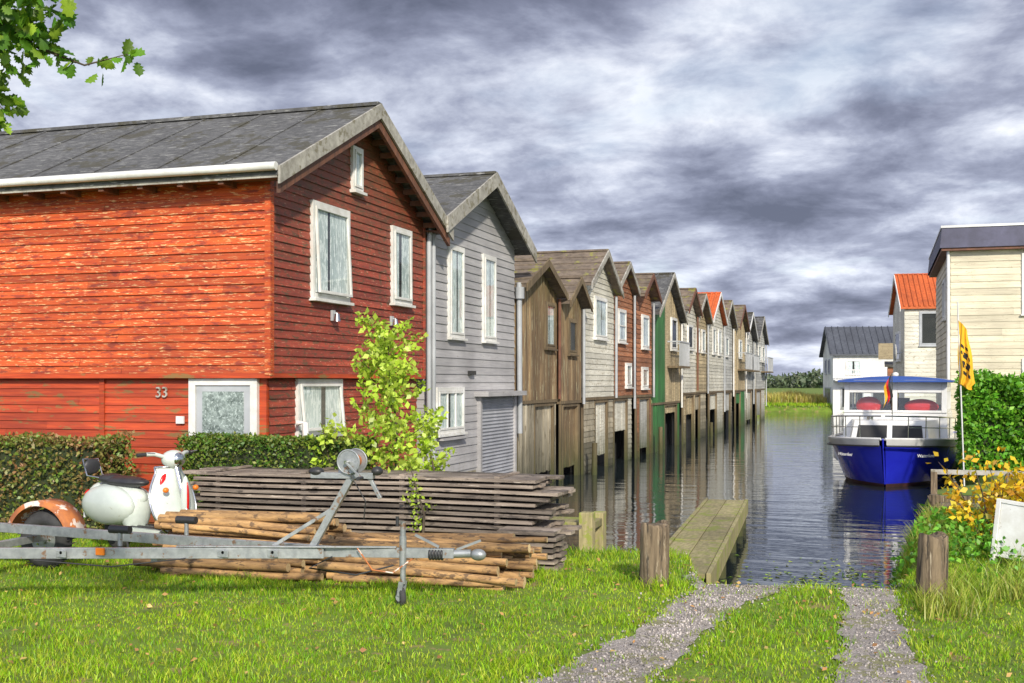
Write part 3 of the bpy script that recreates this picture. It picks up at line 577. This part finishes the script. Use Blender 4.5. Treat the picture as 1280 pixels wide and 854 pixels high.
# oak
OAK=[(0,0),(.06,.1),(.2,.17),(.14,.28),(.3,.4),(.2,.5),(.34,.64),(.2,.72),(.22,.86),(.08,.9),(0,1)]
ov=[(x,y,.10*abs(x)/.3) for x,y in OAK]+[(-x,y,.10*abs(x)/.3) for x,y in OAK[-2:0:-1]]
ov=np.array(ov+[(0,.5,-.03)]); nO=len(ov)-1; of=np.array([(i,(i+1)%nO,nO) for i in range(nO)])
e=empty('oak_tree',(-6.6,2.4,0)); m=MB(); m.tube([(-6.6,2.4,-.1),(-6.55,2.45,1.5),(-6.5,2.5,3),(-6.5,2.5,4.8)],[.2,.16,.12,.05],bark,12); pts=[]
def limb(ps,r): 
    m.tube(ps,[r*(1-.85*i/(len(ps)-1)) for i in range(len(ps))],bark,7)
limb([(-6.5,2.5,3.1),(-5.4,3.2,3.75),(-4.4,3.8,3.82)],.05); limb([(-4.4,3.8,3.82),(-3.85,4.05,3.6),(-3.5,4.2,3.36),(-3.3,4.25,3.28),(-3.10,4.28,3.32)],.012)
limb([(-4.4,3.8,3.82),(-3.8,4.05,3.35),(-3.62,4.12,3.08)],.012); limb([(-4.2,3.8,3.8),(-3.6,4.0,3.68),(-3.4,4.1,3.6)],.012)
def cl(c,r,k):
    for i in range(k):
        v=Vector((random.gauss(0,1),random.gauss(0,1),random.gauss(0,1))); v.normalize(); pts.append(tuple(Vector(c)+v*r*random.random()**.4))
for c,r,k in (((-3.64,4.12,3.42),.21,180),((-3.70,4.1,3.12),.13,90),((-3.52,4.1,3.58),.22,200),((-3.85,4.05,3.55),.25,150),((-3.36,4.22,3.29),.045,8),((-3.24,4.26,3.27),.05,7),((-3.11,4.29,3.31),.05,8),((-3.50,4.17,3.42),.15,44),((-4.3,3.9,3.9),.5,200)): cl(c,r,k)
for i in range(26):
    a=U(0,6.28); q=Vector((-6.5+math.cos(a)*U(.4,1.4),2.3+math.sin(a)*U(.4,1.3),U(3.6,5.6))); limb([(-6.5,2.5,U(2.8,4.4)),tuple(q)],.03); cl(q,.45,50)
m.obj('trunk_and_limbs',e); scatter('leaves',(ov,of),np.array(pts),rng.uniform(.05,.10,len(pts)),oakl,e)
# ------------------------------------------------------------------ timber stack & logs
e=empty('stack_of_planks',(-5.4,12.2,0)); m=MB(); z=.03
def board(xa,xb,ya,yb,z,th,sag,dz,mt):
    k=7; vs=[]
    for i in range(k):
        f=i/(k-1); X_=xa+(xb-xa)*f; zz=z+dz*(f-.5)-sag*math.sin(f*math.pi*2.3)
        vs+=[(X_,ya,zz),(X_,yb,zz),(X_,yb,zz+th),(X_,ya,zz+th)]
    fs=[(0,3,2,1),(4*k-4,4*k-3,4*k-2,4*k-1)]
    for i in range(k-1):
        for j in range(4): fs.append((i*4+j,i*4+(j+1)%4,i*4+4+(j+1)%4,i*4+4+j))
    m.add(vs,fs,mt)
L=0
while z<.84:
    sg=U(.002,.014); dz=U(-.02,.01); r0=-7.7+U(-.1,.12); r1=-3.40+.14*math.sin(L*1.9)+U(-.06,.06)
    for j in range(4): board(r0+U(-.08,.08),r1+U(-.08,.08),11.72+j*.2+U(-.012,.012),11.72+j*.2+.185,z,.034,sg,dz,plank)
    for s_ in (-7.3,-6.2,-5.0,-3.9): m.box(s_-.03,s_+.03,11.76,12.48,z+.036,z+.058,plank)
    z+=.062; L+=1
m.box(-7.4,-7.2,11.7,12.5,-.05,.03,post);m.box(-4,-3.8,11.7,12.5,-.05,.03,post)
m.obj('planks',e)
m=MB(); z=.0
for L in range(7):
    for j in range(3): 
        o=U(-.06,.06); m.box(-3.72+o,-3.12+o*.5,11.28+j*.13,11.28+j*.13+.12,z,z+.035,plank)
    z+=.058
m.obj('offcuts',e)
def logs(name,xa,xb,yc,rows,r):
    e=empty(name,((xa+xb)/2,yc,0)); m=MB(); z=r
    for i,nr in enumerate(rows):
        for j in range(nr):
            R=r*U(.65,1.2); y=yc+(j-(nr-1)/2)*r*2.05+U(-.02,.02); a=xa+U(-.2,.15); b_=xb+U(-.2,.18); z_=z+U(-.016,.016); q=U(-.035,.035)
            mid=((a+b_)/2,y+U(-.03,.03),z_+U(-.02,.02)); m.tube([(a,y+U(-.05,.05),z_+q),mid,(b_,y+U(-.06,.06),z_-q)],[R,R*.95,R*.85],logm,12,logend)
        z+=r*1.7
    m.box(xa+.3,xa+.38,yc-.5,yc+.5,-.02,.02,logm)
    m.obj('poles',e)
logs('pile_of_wooden_poles',-6.95,-5.2,10.35,[10,10,9,8,7,6,4,3],.042)
logs('pile_of_wooden_poles',-5.05,-3.2,10.45,[11,10,9,8,6],.046)
# ------------------------------------------------------------------ boat trailer
e=empty('boat_trailer',(-5.8,8.8,0)); m=MB()
def chan(p0,p1,h=.09,w=.05):
    m.beam(p0,p1,.012,h,galv); p0=Vector(p0);p1=Vector(p1); d=(p1-p0).normalized(); r=d.cross(Vector((0,0,1)))*(w/2)
    for sgn in (1,-1):
        o=Vector((0,0,sgn*(h/2-.004))); m.beam(p0+o+r,p1+o+r,w-.014,.010,galv)
zt=.45; N=(-4.55,8.94,zt)
chan((-4.5,8.90,zt),(-9.6,7.25,zt)); chan((-4.5,9.0,zt),(-9.6,9.65,zt))
m.beam((-4.75,8.92,zt),(-3.42,9.17,zt+.01),.07,.08,galv); m.beam((-5.9,8.5,zt-.055),(-5.9,9.2,zt-.055),.06,.05,galv); m.beam((-5.7,8.54,zt+.056),(-3.9,9.06,zt+.056),.05,.012,galv)
m.beam((-8.1,7.45,.33),(-8.1,9.9,.33),.07,.07,galv); m.beam((-9.3,7.3,zt-.06),(-9.3,9.7,zt-.06),.06,.06,galv)
for x_ in (-7.4,-6.6,-5.3,-4.9):
    yq=8.9+(x_+4.5)*.3235; m.cyl((x_,yq-.03,zt+.01),(x_,yq+.02,zt+.01),.014,chrome,8); m.box(x_-.05,x_+.05,yq-.03,yq-.018,zt-.03,zt+.03,galv)
m.obj('frame',e,.003)
m=MB()
m.cyl((-3.5,9.16,zt),(-3.28,9.2,zt+.01),.035,galv); m.ell((-3.22,9.21,zt-.0),(.07,.05,.05),galv); m.beam((-3.4,9.18,zt+.04),(-3.2,9.22,zt+.12),.025,.02,galv); m.beam((-3.55,9.15,zt+.06),(-3.75,9.11,zt+.16),.02,.02,galv)
for i in range(5): m.torus((-3.62+i*.025,9.13+i*.005,zt),(1,.19,0),.043,.011,blackp,16,6)
m.obj('coupling',e)
m=MB(); jx,jy=-3.84,9.06
m.cyl((jx,jy,.2),(jx,jy,.72),.024,galv); m.cyl((jx,jy,.33),(jx,jy,.60),.031,galv); m.beam((jx,jy,.72),(jx+.0,jy-.12,.74),.015,.015,galv); m.cyl((jx,jy-.12,.70),(jx,jy-.12,.78),.014,blackp)
m.beam((jx-.02,jy-.04,.05+.05),(jx-.0,jy-.04,.22),.012,.04,galv);m.beam((jx-.02,jy+.04,.1),(jx,jy+.04,.22),.012,.04,galv); m.torus((jx-.02,jy,.085),(.75,.66,0),.06,.028,rubber,20,8); m.cyl((jx-.02,jy-.03,.085),(jx-.02,jy+.03,.085),.035,galv)
m.obj('jockey_wheel',e)
m=MB(); m.beam((-4.62,8.93,zt+.04),(-4.26,8.98,1.12),.07,.055,galv); m.beam((-4.95,8.85,zt+.05),(-4.45,8.96,.82),.05,.03,galv)
m.beam((-4.62,8.92,1.11),(-4.08,9.0,1.11),.08,.05,galv); m.beam((-4.12,8.99,1.10),(-4.02,9.0,.92),.03,.03,galv)
m.cyl((-4.27,8.91,1.23),(-4.27,9.05,1.23),.055,rust,16)
for yq in (8.90,9.05): m.cyl((-4.27,yq,1.23),(-4.27,yq+.008,1.23),.10,galv,24); m.torus((-4.27,yq,1.23),(0,1,0),.10,.008,galv,24,6)
m.beam((-4.33,8.98,1.13),(-4.33,8.98,1.25),.05,.12,galv); m.beam((-4.27,8.85,1.23),(-4.12,8.84,1.10),.02,.015,galv); m.cyl((-4.27,8.84,1.23),(-4.27,8.92,1.23),.015,chrome); m.cyl((-4.12,8.76,1.10),(-4.12,8.85,1.10),.016,blackp)
m.ell((-4.58,8.92,1.14),(.07,.05,.04),blackp); m.ell((-4.05,9.0,1.15),(.05,.05,.04),blackp)
m.tube([(-4.27,8.9,1.15),(-4.12,8.92,.9),(-4.15,8.95,.75)],.006,blackp,5)
m.box(-6.32,-6.24,8.28,8.30,.44,.50,orp)
m.obj('winch_post',e,.002)
m=MB()
for (x_,ya) in ((-6.05,9.22),(-6.2,8.45)):
    m.cyl((x_,ya,zt+.05),(x_,ya,.62),.02,galv); m.cyl((x_-.1,ya,.64),(x_+.1,ya,.64),.035,blackp)
m.tube([(-4.4,8.86,.43),(-4.6,8.83,.33),(-4.2,8.9,.28),(-3.9,9.0,.36)],.008,blackp,6); m.tube([(-6.8,8.1,.4),(-6.2,8.33,.34),(-5.6,8.52,.41)],.006,blackp,6); m.tube([(-4.2,8.93,.5),(-4.05,8.9,.33),(-3.9,8.98,.30),(-3.75,9.1,.42)],.007,rust,6)
m.obj('rollers_and_cable',e)
for sy,nm in ((9.86,'wheel_1'),(7.38,'wheel_2')):
    m=MB(); c=(-8.12,sy,.30); m.torus(c,(0,1,0),.215,.085,rubber,36,12,.95)
    for q in np.linspace(0,6.283,40,endpoint=False): m.beam((c[0]+.3*math.cos(q),sy-.06,c[2]+.3*math.sin(q)),(c[0]+.3*math.cos(q+.05),sy+.06,c[2]+.3*math.sin(q+.05)),.018,.008,rubber)
    m.cyl((c[0],sy-.045,c[2]),(c[0],sy+.045,c[2]),.15,galv,24); m.cyl((c[0],sy-.07,c[2]),(c[0],sy+.05,c[2]),.045,galv,12)
    for q in range(5): m.cyl((c[0]+.08*math.cos(q*1.257),sy-.055,c[2]+.08*math.sin(q*1.257)),(c[0]+.08*math.cos(q*1.257),sy-.04,c[2]+.08*math.sin(q*1.257)),.012,chrome,6)
    m.obj(nm,e)
    m=MB(); vs=[];k=22
    for i in range(k):
        q=math.radians(12+156*i/(k-1)); R_=.40
        for yy_,rr in ((-.14,-.05),(-.135,0),(.135,0),(.14,-.05)): vs.append((c[0]+(R_+rr)*math.cos(q),sy+yy_,c[2]+(R_+rr)*math.sin(q)))
    m.add(vs,[(i*4+j,i*4+j+1,i*4+5+j,i*4+4+j) for i in range(k-1) for j in range(3)],rust,True); m.obj('fender_'+nm[-1],e)
# ------------------------------------------------------------------ scooter
T=Matrix.Translation((-8.05,10.95,.05))@Matrix.Rotation(math.radians(-16),4,'Z')
e=empty('motor_scooter',(-7.5,10.8,0))
m=MB(T)
for wx in (0,1.24): 
    m.torus((wx,0,.215),(0,1,0),.165,.052,rubber,30,10); m.cyl((wx,-.035,.215),(wx,.035,.215),.12,cr,20); m.cyl((wx,-.05,.215),(wx,.05,.215),.04,chrome,12)
m.obj('wheels',e)
m=MB(T)
m.ell((-.02,-.12,.50),(.43,.15,.22),cr,24,12); m.ell((-.02,.12,.50),(.43,.15,.22),cr,24,12); m.ell((.0,0,.58),(.44,.17,.17),cr,24,12)
m.ell((-.30,0,.56),(.18,.13,.17),cr); m.ell((.28,0,.45),(.16,.17,.26),cr)
m.box(.3,.92,-.19,.19,.24,.285,cr)
for yy_ in (-.12,-.05,.05,.12): m.box(.36,.86,yy_-.012,yy_+.012,.286,.296,blackp)
vs=[];nz=12;ny=13
for i in range(nz):
    f=i/(nz-1); z=.27+.68*f; hw=.17+.13*math.sin(math.pi*min(1,f*1.15))**.7*(1 if f<.85 else 1-.3*(f-.85)/.15); xc=1.00-.14*f+.05*(1-f)**3
    for j in range(ny):
        g=j/(ny-1)*2-1; vs.append((xc+.07*(1-g*g)-.05*abs(g)**3,g*hw,z))
fs=[(i*ny+j,i*ny+j+1,(i+1)*ny+j+1,(i+1)*ny+j) for i in range(nz-1) for j in range(ny-1)]
m.add(vs,fs,cr,True); m.add([(v[0]-.02,v[1],v[2]) for v in vs],fs,cr,True)
m.tube([vs[j] for j in range(0,nz*ny,ny)]+[vs[(nz-1)*ny+j] for j in range(ny)]+[vs[i*ny+ny-1] for i in range(nz-1,-1,-1)],.013,chrome,6)
m.ell((1.26,0,.29),(.25,.09,.17),cr,22,10,0,1.75); m.ell((1.09,0,.62),(.045,.05,.24),cr); m.ell((1.115,0,.62),(.03,.02,.18),redp); m.ell((.90,-.1,.72),(.03,.09,.17),redp)
m.obj('bodywork',e)
m=MB(T); m.ell((.90,0,1.03),(.12,.13,.10),cr,20,12); m.ell((.985,0,1.03),(.05,.075,.075),chrome,18,10); m.ell((1.012,0,1.03),(.035,.062,.062),glass,16,8)
m.cyl((1.2,0,.25),(.93,0,1.0),.03,chrome)
for sg in (-1,1):
    m.tube([(.9,sg*.08,1.05),(.84,sg*.2,1.09),(.80,sg*.27,1.09)],.022,cr,8); m.tube([(.80,sg*.25,1.09),(.77,sg*.37,1.085)],.021,blackp,10)
    m.tube([(.90,sg*.24,1.10),(.89,sg*.33,1.11)],.006,chrome,6)
m.ell((1.02,-.2,.72),(.03,.035,.03),orp); m.ell((1.02,.2,.72),(.03,.035,.03),orp)
m.obj('steering',e)
m=MB(T); m.ell((.12,0,.755),(.36,.14,.065),blackp,24,10); m.ell((-.12,0,.775),(.17,.13,.06),blackp)
m.ell((-.475,-.02,.58),(.045,.075,.065),redp); m.box(-.50,-.47,-.09,.09,.33,.43,white)
pts_=[(-.12,-.09,.78),(-.42,-.10,.80),(-.5,-.1,.98),(-.5,.1,.98),(-.42,.10,.80),(-.12,.09,.78)]; m.tube(pts_,.011,chrome,6); m.ell((-.47,0,.90),(.035,.11,.09),blackp); m.beam((-.2,-.1,.79),(-.2,.1,.79),.015,.015,chrome); m.beam((-.35,-.1,.795),(-.35,.1,.795),.015,.015,chrome)
m.tube([(.1,-.16,.18),(-.25,-.2,.2)],[.03,.045],chrome,10); m.beam((.3,-.15,.25),(.42,-.2,.02),.02,.02,blackp)
m.obj('seat_and_rack',e)
# ------------------------------------------------------------------ posts, jetty, dock
def mpost(x,y,h,r):
    e=empty('mooring_post',(x,y,0)); m=MB(); k=22; vs=[]; zs=[-.3,0,.12,.24,.36,h*.8,h-.01,h]
    for i,z in enumerate(zs):
        for j in range(k):
            a=2*math.pi*j/k; q=r*(1+.10*math.sin(a*3+1)+.06*math.sin(a*7+i*.5)+U(-.02,.02))*(1 if i<7 else .92)*(1.05-.06*z); vs.append((x+q*math.cos(a)*.95+.03*z,y+q*math.sin(a),z+(.025*math.sin(a*2)+U(-.01,.01) if i>5 else 0)))
    m.add(vs,[(i*k+j,i*k+(j+1)%k,(i+1)*k+(j+1)%k,(i+1)*k+j) for i in range(7) for j in range(k)],post,True); m.add(vs[-k:],[tuple(range(k))],post); m.obj('timber',e)
mpost(-2.04,10.8,.57,.135); mpost(.42,10.8,.56,.125)
e=empty('wooden_jetty',(-2.2,16,0)); m=MB()
pA=Vector((-1.98,11.75,-.07)); pB=Vector((-2.46,19.7,-.10)); L=(pB-pA).length; dv=(pB-pA)/L; rt=Vector((dv.y,-dv.x,0))
for i in range(2):
    o=rt*(-.15+.30*i); 
    for q in range(3):
        m.beam(pA+o+dv*(L*q/3+.01)+Vector((0,0,U(-.006,.006))),pA+o+dv*(L*(q+1)/3-.01)+Vector((0,0,U(-.006,.006))),.29,.05,deckm)
m.beam(pA+rt*.33-Vector((0,0,.08)),pB+rt*.33-Vector((0,0,.08)),.05,.24,deckm); m.beam(pA-rt*.33-Vector((0,0,.08)),pB-rt*.33-Vector((0,0,.08)),.05,.24,deckm)
for t_ in (2.6,4.8,6.6,7.6):
    for sgn in (-.27,.27): p=pA+dv*t_+rt*sgn; m.cyl(p-Vector((0,0,1.5)),p-Vector((0,0,.05)),.07,pile,10)
m.obj('deck_and_piles',e,.006)
e=empty('wooden_landing',(-4,15,0)); m=MB(); m.box(-5.6,-3.55,14.6,15.2,-.02,.08,deckm); m.box(-3.7,-3.52,14.5,14.68,-1.4,.22,deckm); m.box(-3.7,-3.54,15.2,15.4,-1.4,.15,deckm); m.box(-5.4,-5.2,14.5,14.7,-1.,.2,pile); m.obj('timbers',e,.01)
e=empty('timber_landing_stage',(2,19.8,0)); m=MB()
for i in range(9): m.box(.75,4.2,18.6+i*.21,18.6+i*.21+.195,-.02+U(-.005,.005),.02,post)
m.box(.7,4.2,18.5,18.58,-.25,-.02,pile)
for x_ in (.78,1.6,2.5,3.4):
    m.cyl((x_,18.45,-1.2),(x_,18.45,.22),.08,post,10)
m.beam((.7,18.42,.16),(4.2,18.40,.20),.05,.10,post); m.beam((.8,20.4,.42),(4.2,20.4,.42),.05,.08,rake)
for x_ in (.85,2.,3.2): m.box(x_-.05,x_+.05,20.33,20.43,-.8,.42,post)
m.obj('timbers',e,.006)
e=empty('weathered_sign_board',(1.3,13.2,0)); T=Matrix.Translation((1.36,13.0,0))@Matrix.Rotation(math.radians(6),4,'Y')@Matrix.Rotation(math.radians(-30),4,'Z')
m=MB(T); m.box(-.24,.30,-.015,.015,.10,.62,white); m.box(-.29,-.242,-.03,.03,-.1,.66,white); m.box(.302,.35,-.03,.03,-.1,.66,white); m.box(-.242,.302,-.025,.025,.622,.66,white); m.box(-.242,.302,-.02,.02,.06,.098,white); m.obj('board',e,.004)
# ------------------------------------------------------------------ BOAT
bx,by=.06,27.3; T=TX(bx,by)@Matrix.Rotation(math.radians(-5),4,'Z'); e=empty('blue_motor_cruiser',(bx,by+4,0))
st=[0,.25,.6,1.1,1.8,2.8,4.2,6.0,7.8]; bd=[.05,.55,.92,1.20,1.40,1.50,1.52,1.48,1.38]; bw=[.02,.14,.34,.60,.88,1.12,1.24,1.22,1.10]
m=MB(T); secs=[]
for s_,d_,w2 in zip(st,bd,bw):
    zd=.62-.11*min(1,s_/3); zl=[-1.0,-.5,-.42,-.15,.12,zd-.15,zd]; row=[]
    for i,z in enumerate(zl):
        f=max(0,(z+.5)/(zd+.5)); hb=(w2*.75 if i==0 else w2+(d_-w2)*f**.85); ro=.55*(1-f)*max(0,1-s_/2.)+(.3 if i==0 else 0)
        row.append((hb,s_+ro,z))
    secs.append(row)
def sk(i0,i1,mt,off=0):
    for sg in (1,-1):
        vs=[(sg*(r[i][0]+off),r[i][1]-off,r[i][2]) for r in secs for i in range(i0,i1+1)]; k=i1-i0+1
        m.add(vs,[(a*k+b_,a*k+b_+1,(a+1)*k+b_+1,(a+1)*k+b_) for a in range(len(secs)-1) for b_ in range(k-1)],mt,True)
sk(0,1,boot); sk(1,2,boot); sk(2,5,blue); sk(5,6,wht,.03)
m.tube([(0,p[1]-.005,p[2]) for p in secs[0][2:]],.022,blue,8)
zdk=[r[6] for r in secs]; vs=[(p[0],p[1],p[2]-.02) for p in zdk]+[(-p[0],p[1],p[2]-.02) for p in zdk]; k=len(zdk); m.add(vs,[(i,i+1,k+i+1,k+i) for i in range(k-1)],wht)
m.add([(p[0],p[1],p[2]) for p in secs[-1]]+[(-p[0],p[1],p[2]) for p in secs[-1]],[(i,i+1,8+i-0,7+i) for i in range(6)],blue)
for sg in (1,-1):
    m.tube([(sg*(p[0]+.035),p[1]-.03,p[2]-.15) for p in zdk],.022,blackp,6); m.tube([(sg*p[0],p[1],p[2]+.01) for p in zdk],.03,wht,6)
m.obj('hull',e)
m=MB(T)
def taper(y0,y1,w0,w1,z0,z1,mt,rk=.2,ins=.08):
    vs=[(-w0,y0,z0),(w0,y0,z0),(w1,y1,z0),(-w1,y1,z0),(-w0+ins,y0+rk,z1),(w0-ins,y0+rk,z1),(w1-ins,y1,z1),(-w1+ins,y1,z1)]
    m.add(vs,[(0,1,5,4),(1,2,6,5),(2,3,7,6),(3,0,4,7),(4,5,6,7)],mt)
taper(1.7,3.6,.90,1.15,.45,.98,wht,.25)
for a_,b_ in ((-.76,-.06),(.06,.76)): m.add([(a_,1.70+.25*.22-.012,.56),(b_,1.70+.25*.22-.012,.56),(b_*.95 if b_>.1 else b_,1.70+.25*.8-.012,.87),(a_*.95 if a_<-.1 else a_,1.7+.25*.8-.012,.87)],[(0,1,2,3)],dark)
taper(3.3,6.2,1.25,1.28,.45,1.14,wht,.05,.02)
def slant(z): return 3.335+(z-1.14)*.15
def fr(x0,x1,z0,z1): 
    vs=[(x,slant(z)+dy,z) for x in(x0,x1) for dy in(-.02,.03) for z in(z0,z1)]
    m.add(vs,[(0,1,3,2),(4,6,7,5),(0,4,5,1),(2,3,7,6),(0,2,6,4),(1,5,7,3)],wht)
for a_,b_ in ((-1.23,-1.10),(-.06,.06),(1.10,1.23)): fr(a_,b_,1.14,1.95)
for a_,b_ in ((-1.10,-.06),(.06,1.10)): fr(a_,b_,1.64,1.95); fr(a_,b_,1.14,1.20); m.add([(a_,slant(1.2),1.2),(b_,slant(1.2),1.2),(b_,slant(1.64),1.64),(a_,slant(1.64),1.64)],[(0,1,2,3)],glass)
for sg in (-1,1):
    xa=sg*1.23; xb=sg*1.19
    x0,x1=min(xa,xb),max(xa,xb)
    m.box(x0,x1,3.44,6.1,1.66,1.95,wht); m.box(x0,x1,3.44,6.1,1.14,1.2,wht)
    for y_ in (3.44,4.3,5.2,6.0): m.box(x0,x1,y_,y_+.1,1.2,1.66,wht)
    m.add([(sg*1.21,3.5,1.2),(sg*1.21,6.1,1.2),(sg*1.21,6.1,1.66),(sg*1.21,3.5,1.66)],[(0,1,2,3)],glass)
m.box(-1.19,1.19,6.05,6.1,.5,1.3,blackp); m.box(-1.19,1.19,6.05,6.1,1.6,1.95,wht)
vs=[]
for y_ in (3.1,6.5):
    for i in range(11): g=i/10*2-1; vs.append((g*1.36,y_,1.955+.10*(1-g*g)))
m.add(vs,[(i,i+1,12+i,11+i) for i in range(10)],wht,True); m.add(vs[:11],[tuple(range(11))],bstr); m.box(-1.36,1.36,3.1,6.5,1.90,1.952,bstr)
m.ell((-.68,3.9,1.30),(.32,.12,.24),redp); m.ell((.6,3.9,1.28),(.42,.12,.2),redp); m.box(-.3,.3,4.2,4.3,1.0,1.5,blackp)
m.ell((0,3.6,2.1),(.08,.08,.06),wht); m.cyl((-.5,2.4,.98),(-.5,2.4,1.06),.08,chrome)
m.obj('cabin',e,.01)
m=MB(T)
for sg in (1,-1):
    rp=[(sg*p[0]*.96,p[1]+.05,p[2]+.52) for p in zdk[:7]]; m.tube(rp,.018,chrome,8); m.tube([(a_,b_,c_-.25) for a_,b_,c_ in rp[1:]],.012,chrome,6)
    for i in (1,2,3,4,5,6): m.tube([(rp[i][0],rp[i][1],rp[i][2]),(sg*zdk[i][0]*.95,zdk[i][1]+.05,zdk[i][2])],.013,chrome,6)
m.tube([(-1.58,5,.45),(-1.62,5,.3),(-1.62,5,-.1),(-1.58,5,-.2)],[.02,.08,.08,.02],wht,12)
m.tube([(0,2.6,.96),(0,2.5,2.12)],.012,chrome,8)
blk=pm('flag_black',(.02,.02,.02),(.03,.03,.03),(1,1,1),3,.8,0)
for ci,mt in enumerate((blk,redp,yel)):
    vs=[]
    for i in range(9):
        f=i/8
        for q in (0,1): a_=(ci+q)/3*.30; vs.append((-.02-a_*.55-.05*math.sin(f*5+ci)*f,2.5+.02*math.sin(f*7+a_*20),2.10-f*.55-a_*1.0))
    m.add(vs,[(i*2,i*2+1,i*2+3,i*2+2) for i in range(8)],mt,True)
m.obj('rail_flag_and_fenders',e)
for sg in (1,-1):
    text('Waterlust',(bx+sg*.88+.04,by+.50-sg*.06,.21),(math.radians(76),0,sg*math.radians(36)-math.radians(5)),.105,wht,e,.003,.3)
# pole with flag, hanging limp in folds
e=empty('yellow_flag_on_pole',(1.62,26.2,0)); m=MB(); m.tube([(1.70,26.2,-.4),(1.56,26.15,3.6)],.016,wht,8); vs=[]
nc=13
for i in range(19):
    f=i/18
    for j in range(nc):
        g=j/(nc-1); wd_=(.18+.18*f)*(1-.25*(f>.9)); vs.append((1.575+g*wd_+.015*math.sin(f*9+g*4),26.13+.055*math.sin(g*13+f*2.2)*(.3+f),3.2-f*1.35-g*.20*(1-f*.5)+.03*math.sin(g*6)*f))
m.add(vs,[(i*nc+j,i*nc+j+1,(i+1)*nc+j+1,(i+1)*nc+j) for i in range(18) for j in range(nc-1)],yel,True)
for i in (6,8,9,11,12,14):
    for j in range(3,9):
        if (i+j)%4==0: continue
        q=[Vector(vs[i*nc+j]),Vector(vs[i*nc+j+1]),Vector(vs[(i+1)*nc+j+1]),Vector(vs[(i+1)*nc+j])]; m.add([p+Vector((0,-.006,0)) for p in q],[(0,1,2,3)],blk)
m.obj('pole_and_cloth',e)
# ------------------------------------------------------------------ light, sky, camera
S=Vector((.46,-.78,.50)).normalized()
sd=bpy.data.lights.new('sun','SUN'); sd.energy=4.6; sd.angle=math.radians(2.5); sd.color=(1,.92,.78); so=bpy.data.objects.new('sun',sd); so.rotation_euler=S.to_track_quat('Z','Y').to_euler(); so.location=(0,-20,30); sc.collection.objects.link(so)
W=bpy.data.worlds.new('World'); sc.world=W; W.use_nodes=True; nt=W.node_tree; bg=nt.nodes['Background']
sky=nt.nodes.new('ShaderNodeTexSky'); sky.sky_type='NISHITA'; sky.sun_disc=False; sky.sun_elevation=math.asin(S.z); sky.sun_rotation=math.atan2(S.x,S.y)
tc=nt.nodes.new('ShaderNodeTexCoord'); sx=nt.nodes.new('ShaderNodeSeparateXYZ'); nt.links.new(tc.outputs['Generated'],sx.inputs[0])
zc=math_(nt,'ADD',math_(nt,'MAXIMUM',sx.outputs[2],0.),.24)
cb=nt.nodes.new('ShaderNodeCombineXYZ'); nt.links.new(math_(nt,'DIVIDE',sx.outputs[0],zc),cb.inputs[0]); nt.links.new(math_(nt,'DIVIDE',sx.outputs[1],zc),cb.inputs[1])
def wn_(scale,det,ro,off,dist=0):
    mp=nt.nodes.new('ShaderNodeMapping'); nt.links.new(cb.outputs[0],mp.inputs[0]); mp.inputs['Location'].default_value=off
    n=nt.nodes.new('ShaderNodeTexNoise'); nt.links.new(mp.outputs[0],n.inputs['Vector']); n.inputs['Scale'].default_value=scale; n.inputs['Detail'].default_value=det; n.inputs['Roughness'].default_value=ro; n.inputs['Distortion'].default_value=dist; return n.outputs[0]
a=wn_(1.5,6,.5,(2.3,1.1,0),.3); b=wn_(4.2,7,.6,(7,4,0),.2)
f=math_(nt,'ADD',math_(nt,'MULTIPLY',a,.52),math_(nt,'MULTIPLY',b,.48))
rp=nt.nodes.new('ShaderNodeValToRGB'); nt.links.new(f,rp.inputs[0]); cr_=rp.color_ramp
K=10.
stops=[(.37,(.13,.145,.21)),(.44,(.22,.24,.335)),(.50,(.36,.39,.51)),(.56,(.60,.64,.76)),(.63,(.92,.95,1.02))]
cr_.elements[0].position=stops[0][0]; cr_.elements[0].color=col(stops[0][1]); cr_.elements[1].position=stops[-1][0]; cr_.elements[1].color=col(stops[-1][1])
for p,c_ in stops[1:-1]: el=cr_.elements.new(p); el.color=col(c_)
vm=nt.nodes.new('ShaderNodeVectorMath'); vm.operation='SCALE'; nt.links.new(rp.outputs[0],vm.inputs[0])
gain=math_(nt,'MULTIPLY',mapr(nt,sx.outputs[1],-.2,-.9,K,K*2.8),mapr(nt,sx.outputs[2],.0,.22,1.2,1.))  # clouds brightened behind camera as added fill light, and near horizon for water
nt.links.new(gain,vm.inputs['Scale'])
cov=mapr(nt,a,.57,.68,.97,.6)
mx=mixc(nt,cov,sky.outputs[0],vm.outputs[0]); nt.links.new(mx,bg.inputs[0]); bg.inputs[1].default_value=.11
cd=bpy.data.cameras.new('camera'); co=bpy.data.objects.new('camera',cd); sc.collection.objects.link(co); co.location=(0,0,1.9); co.rotation_euler=(math.pi/2,0,math.radians(17.6))
cd.sensor_width=36; cd.lens=1450/1280*36; cd.shift_y=51/1280; cd.clip_end=8000; cd.clip_start=.05; sc.camera=co
sc.view_settings.view_transform='Standard'; sc.view_settings.look='None'; sc.view_settings.exposure=0
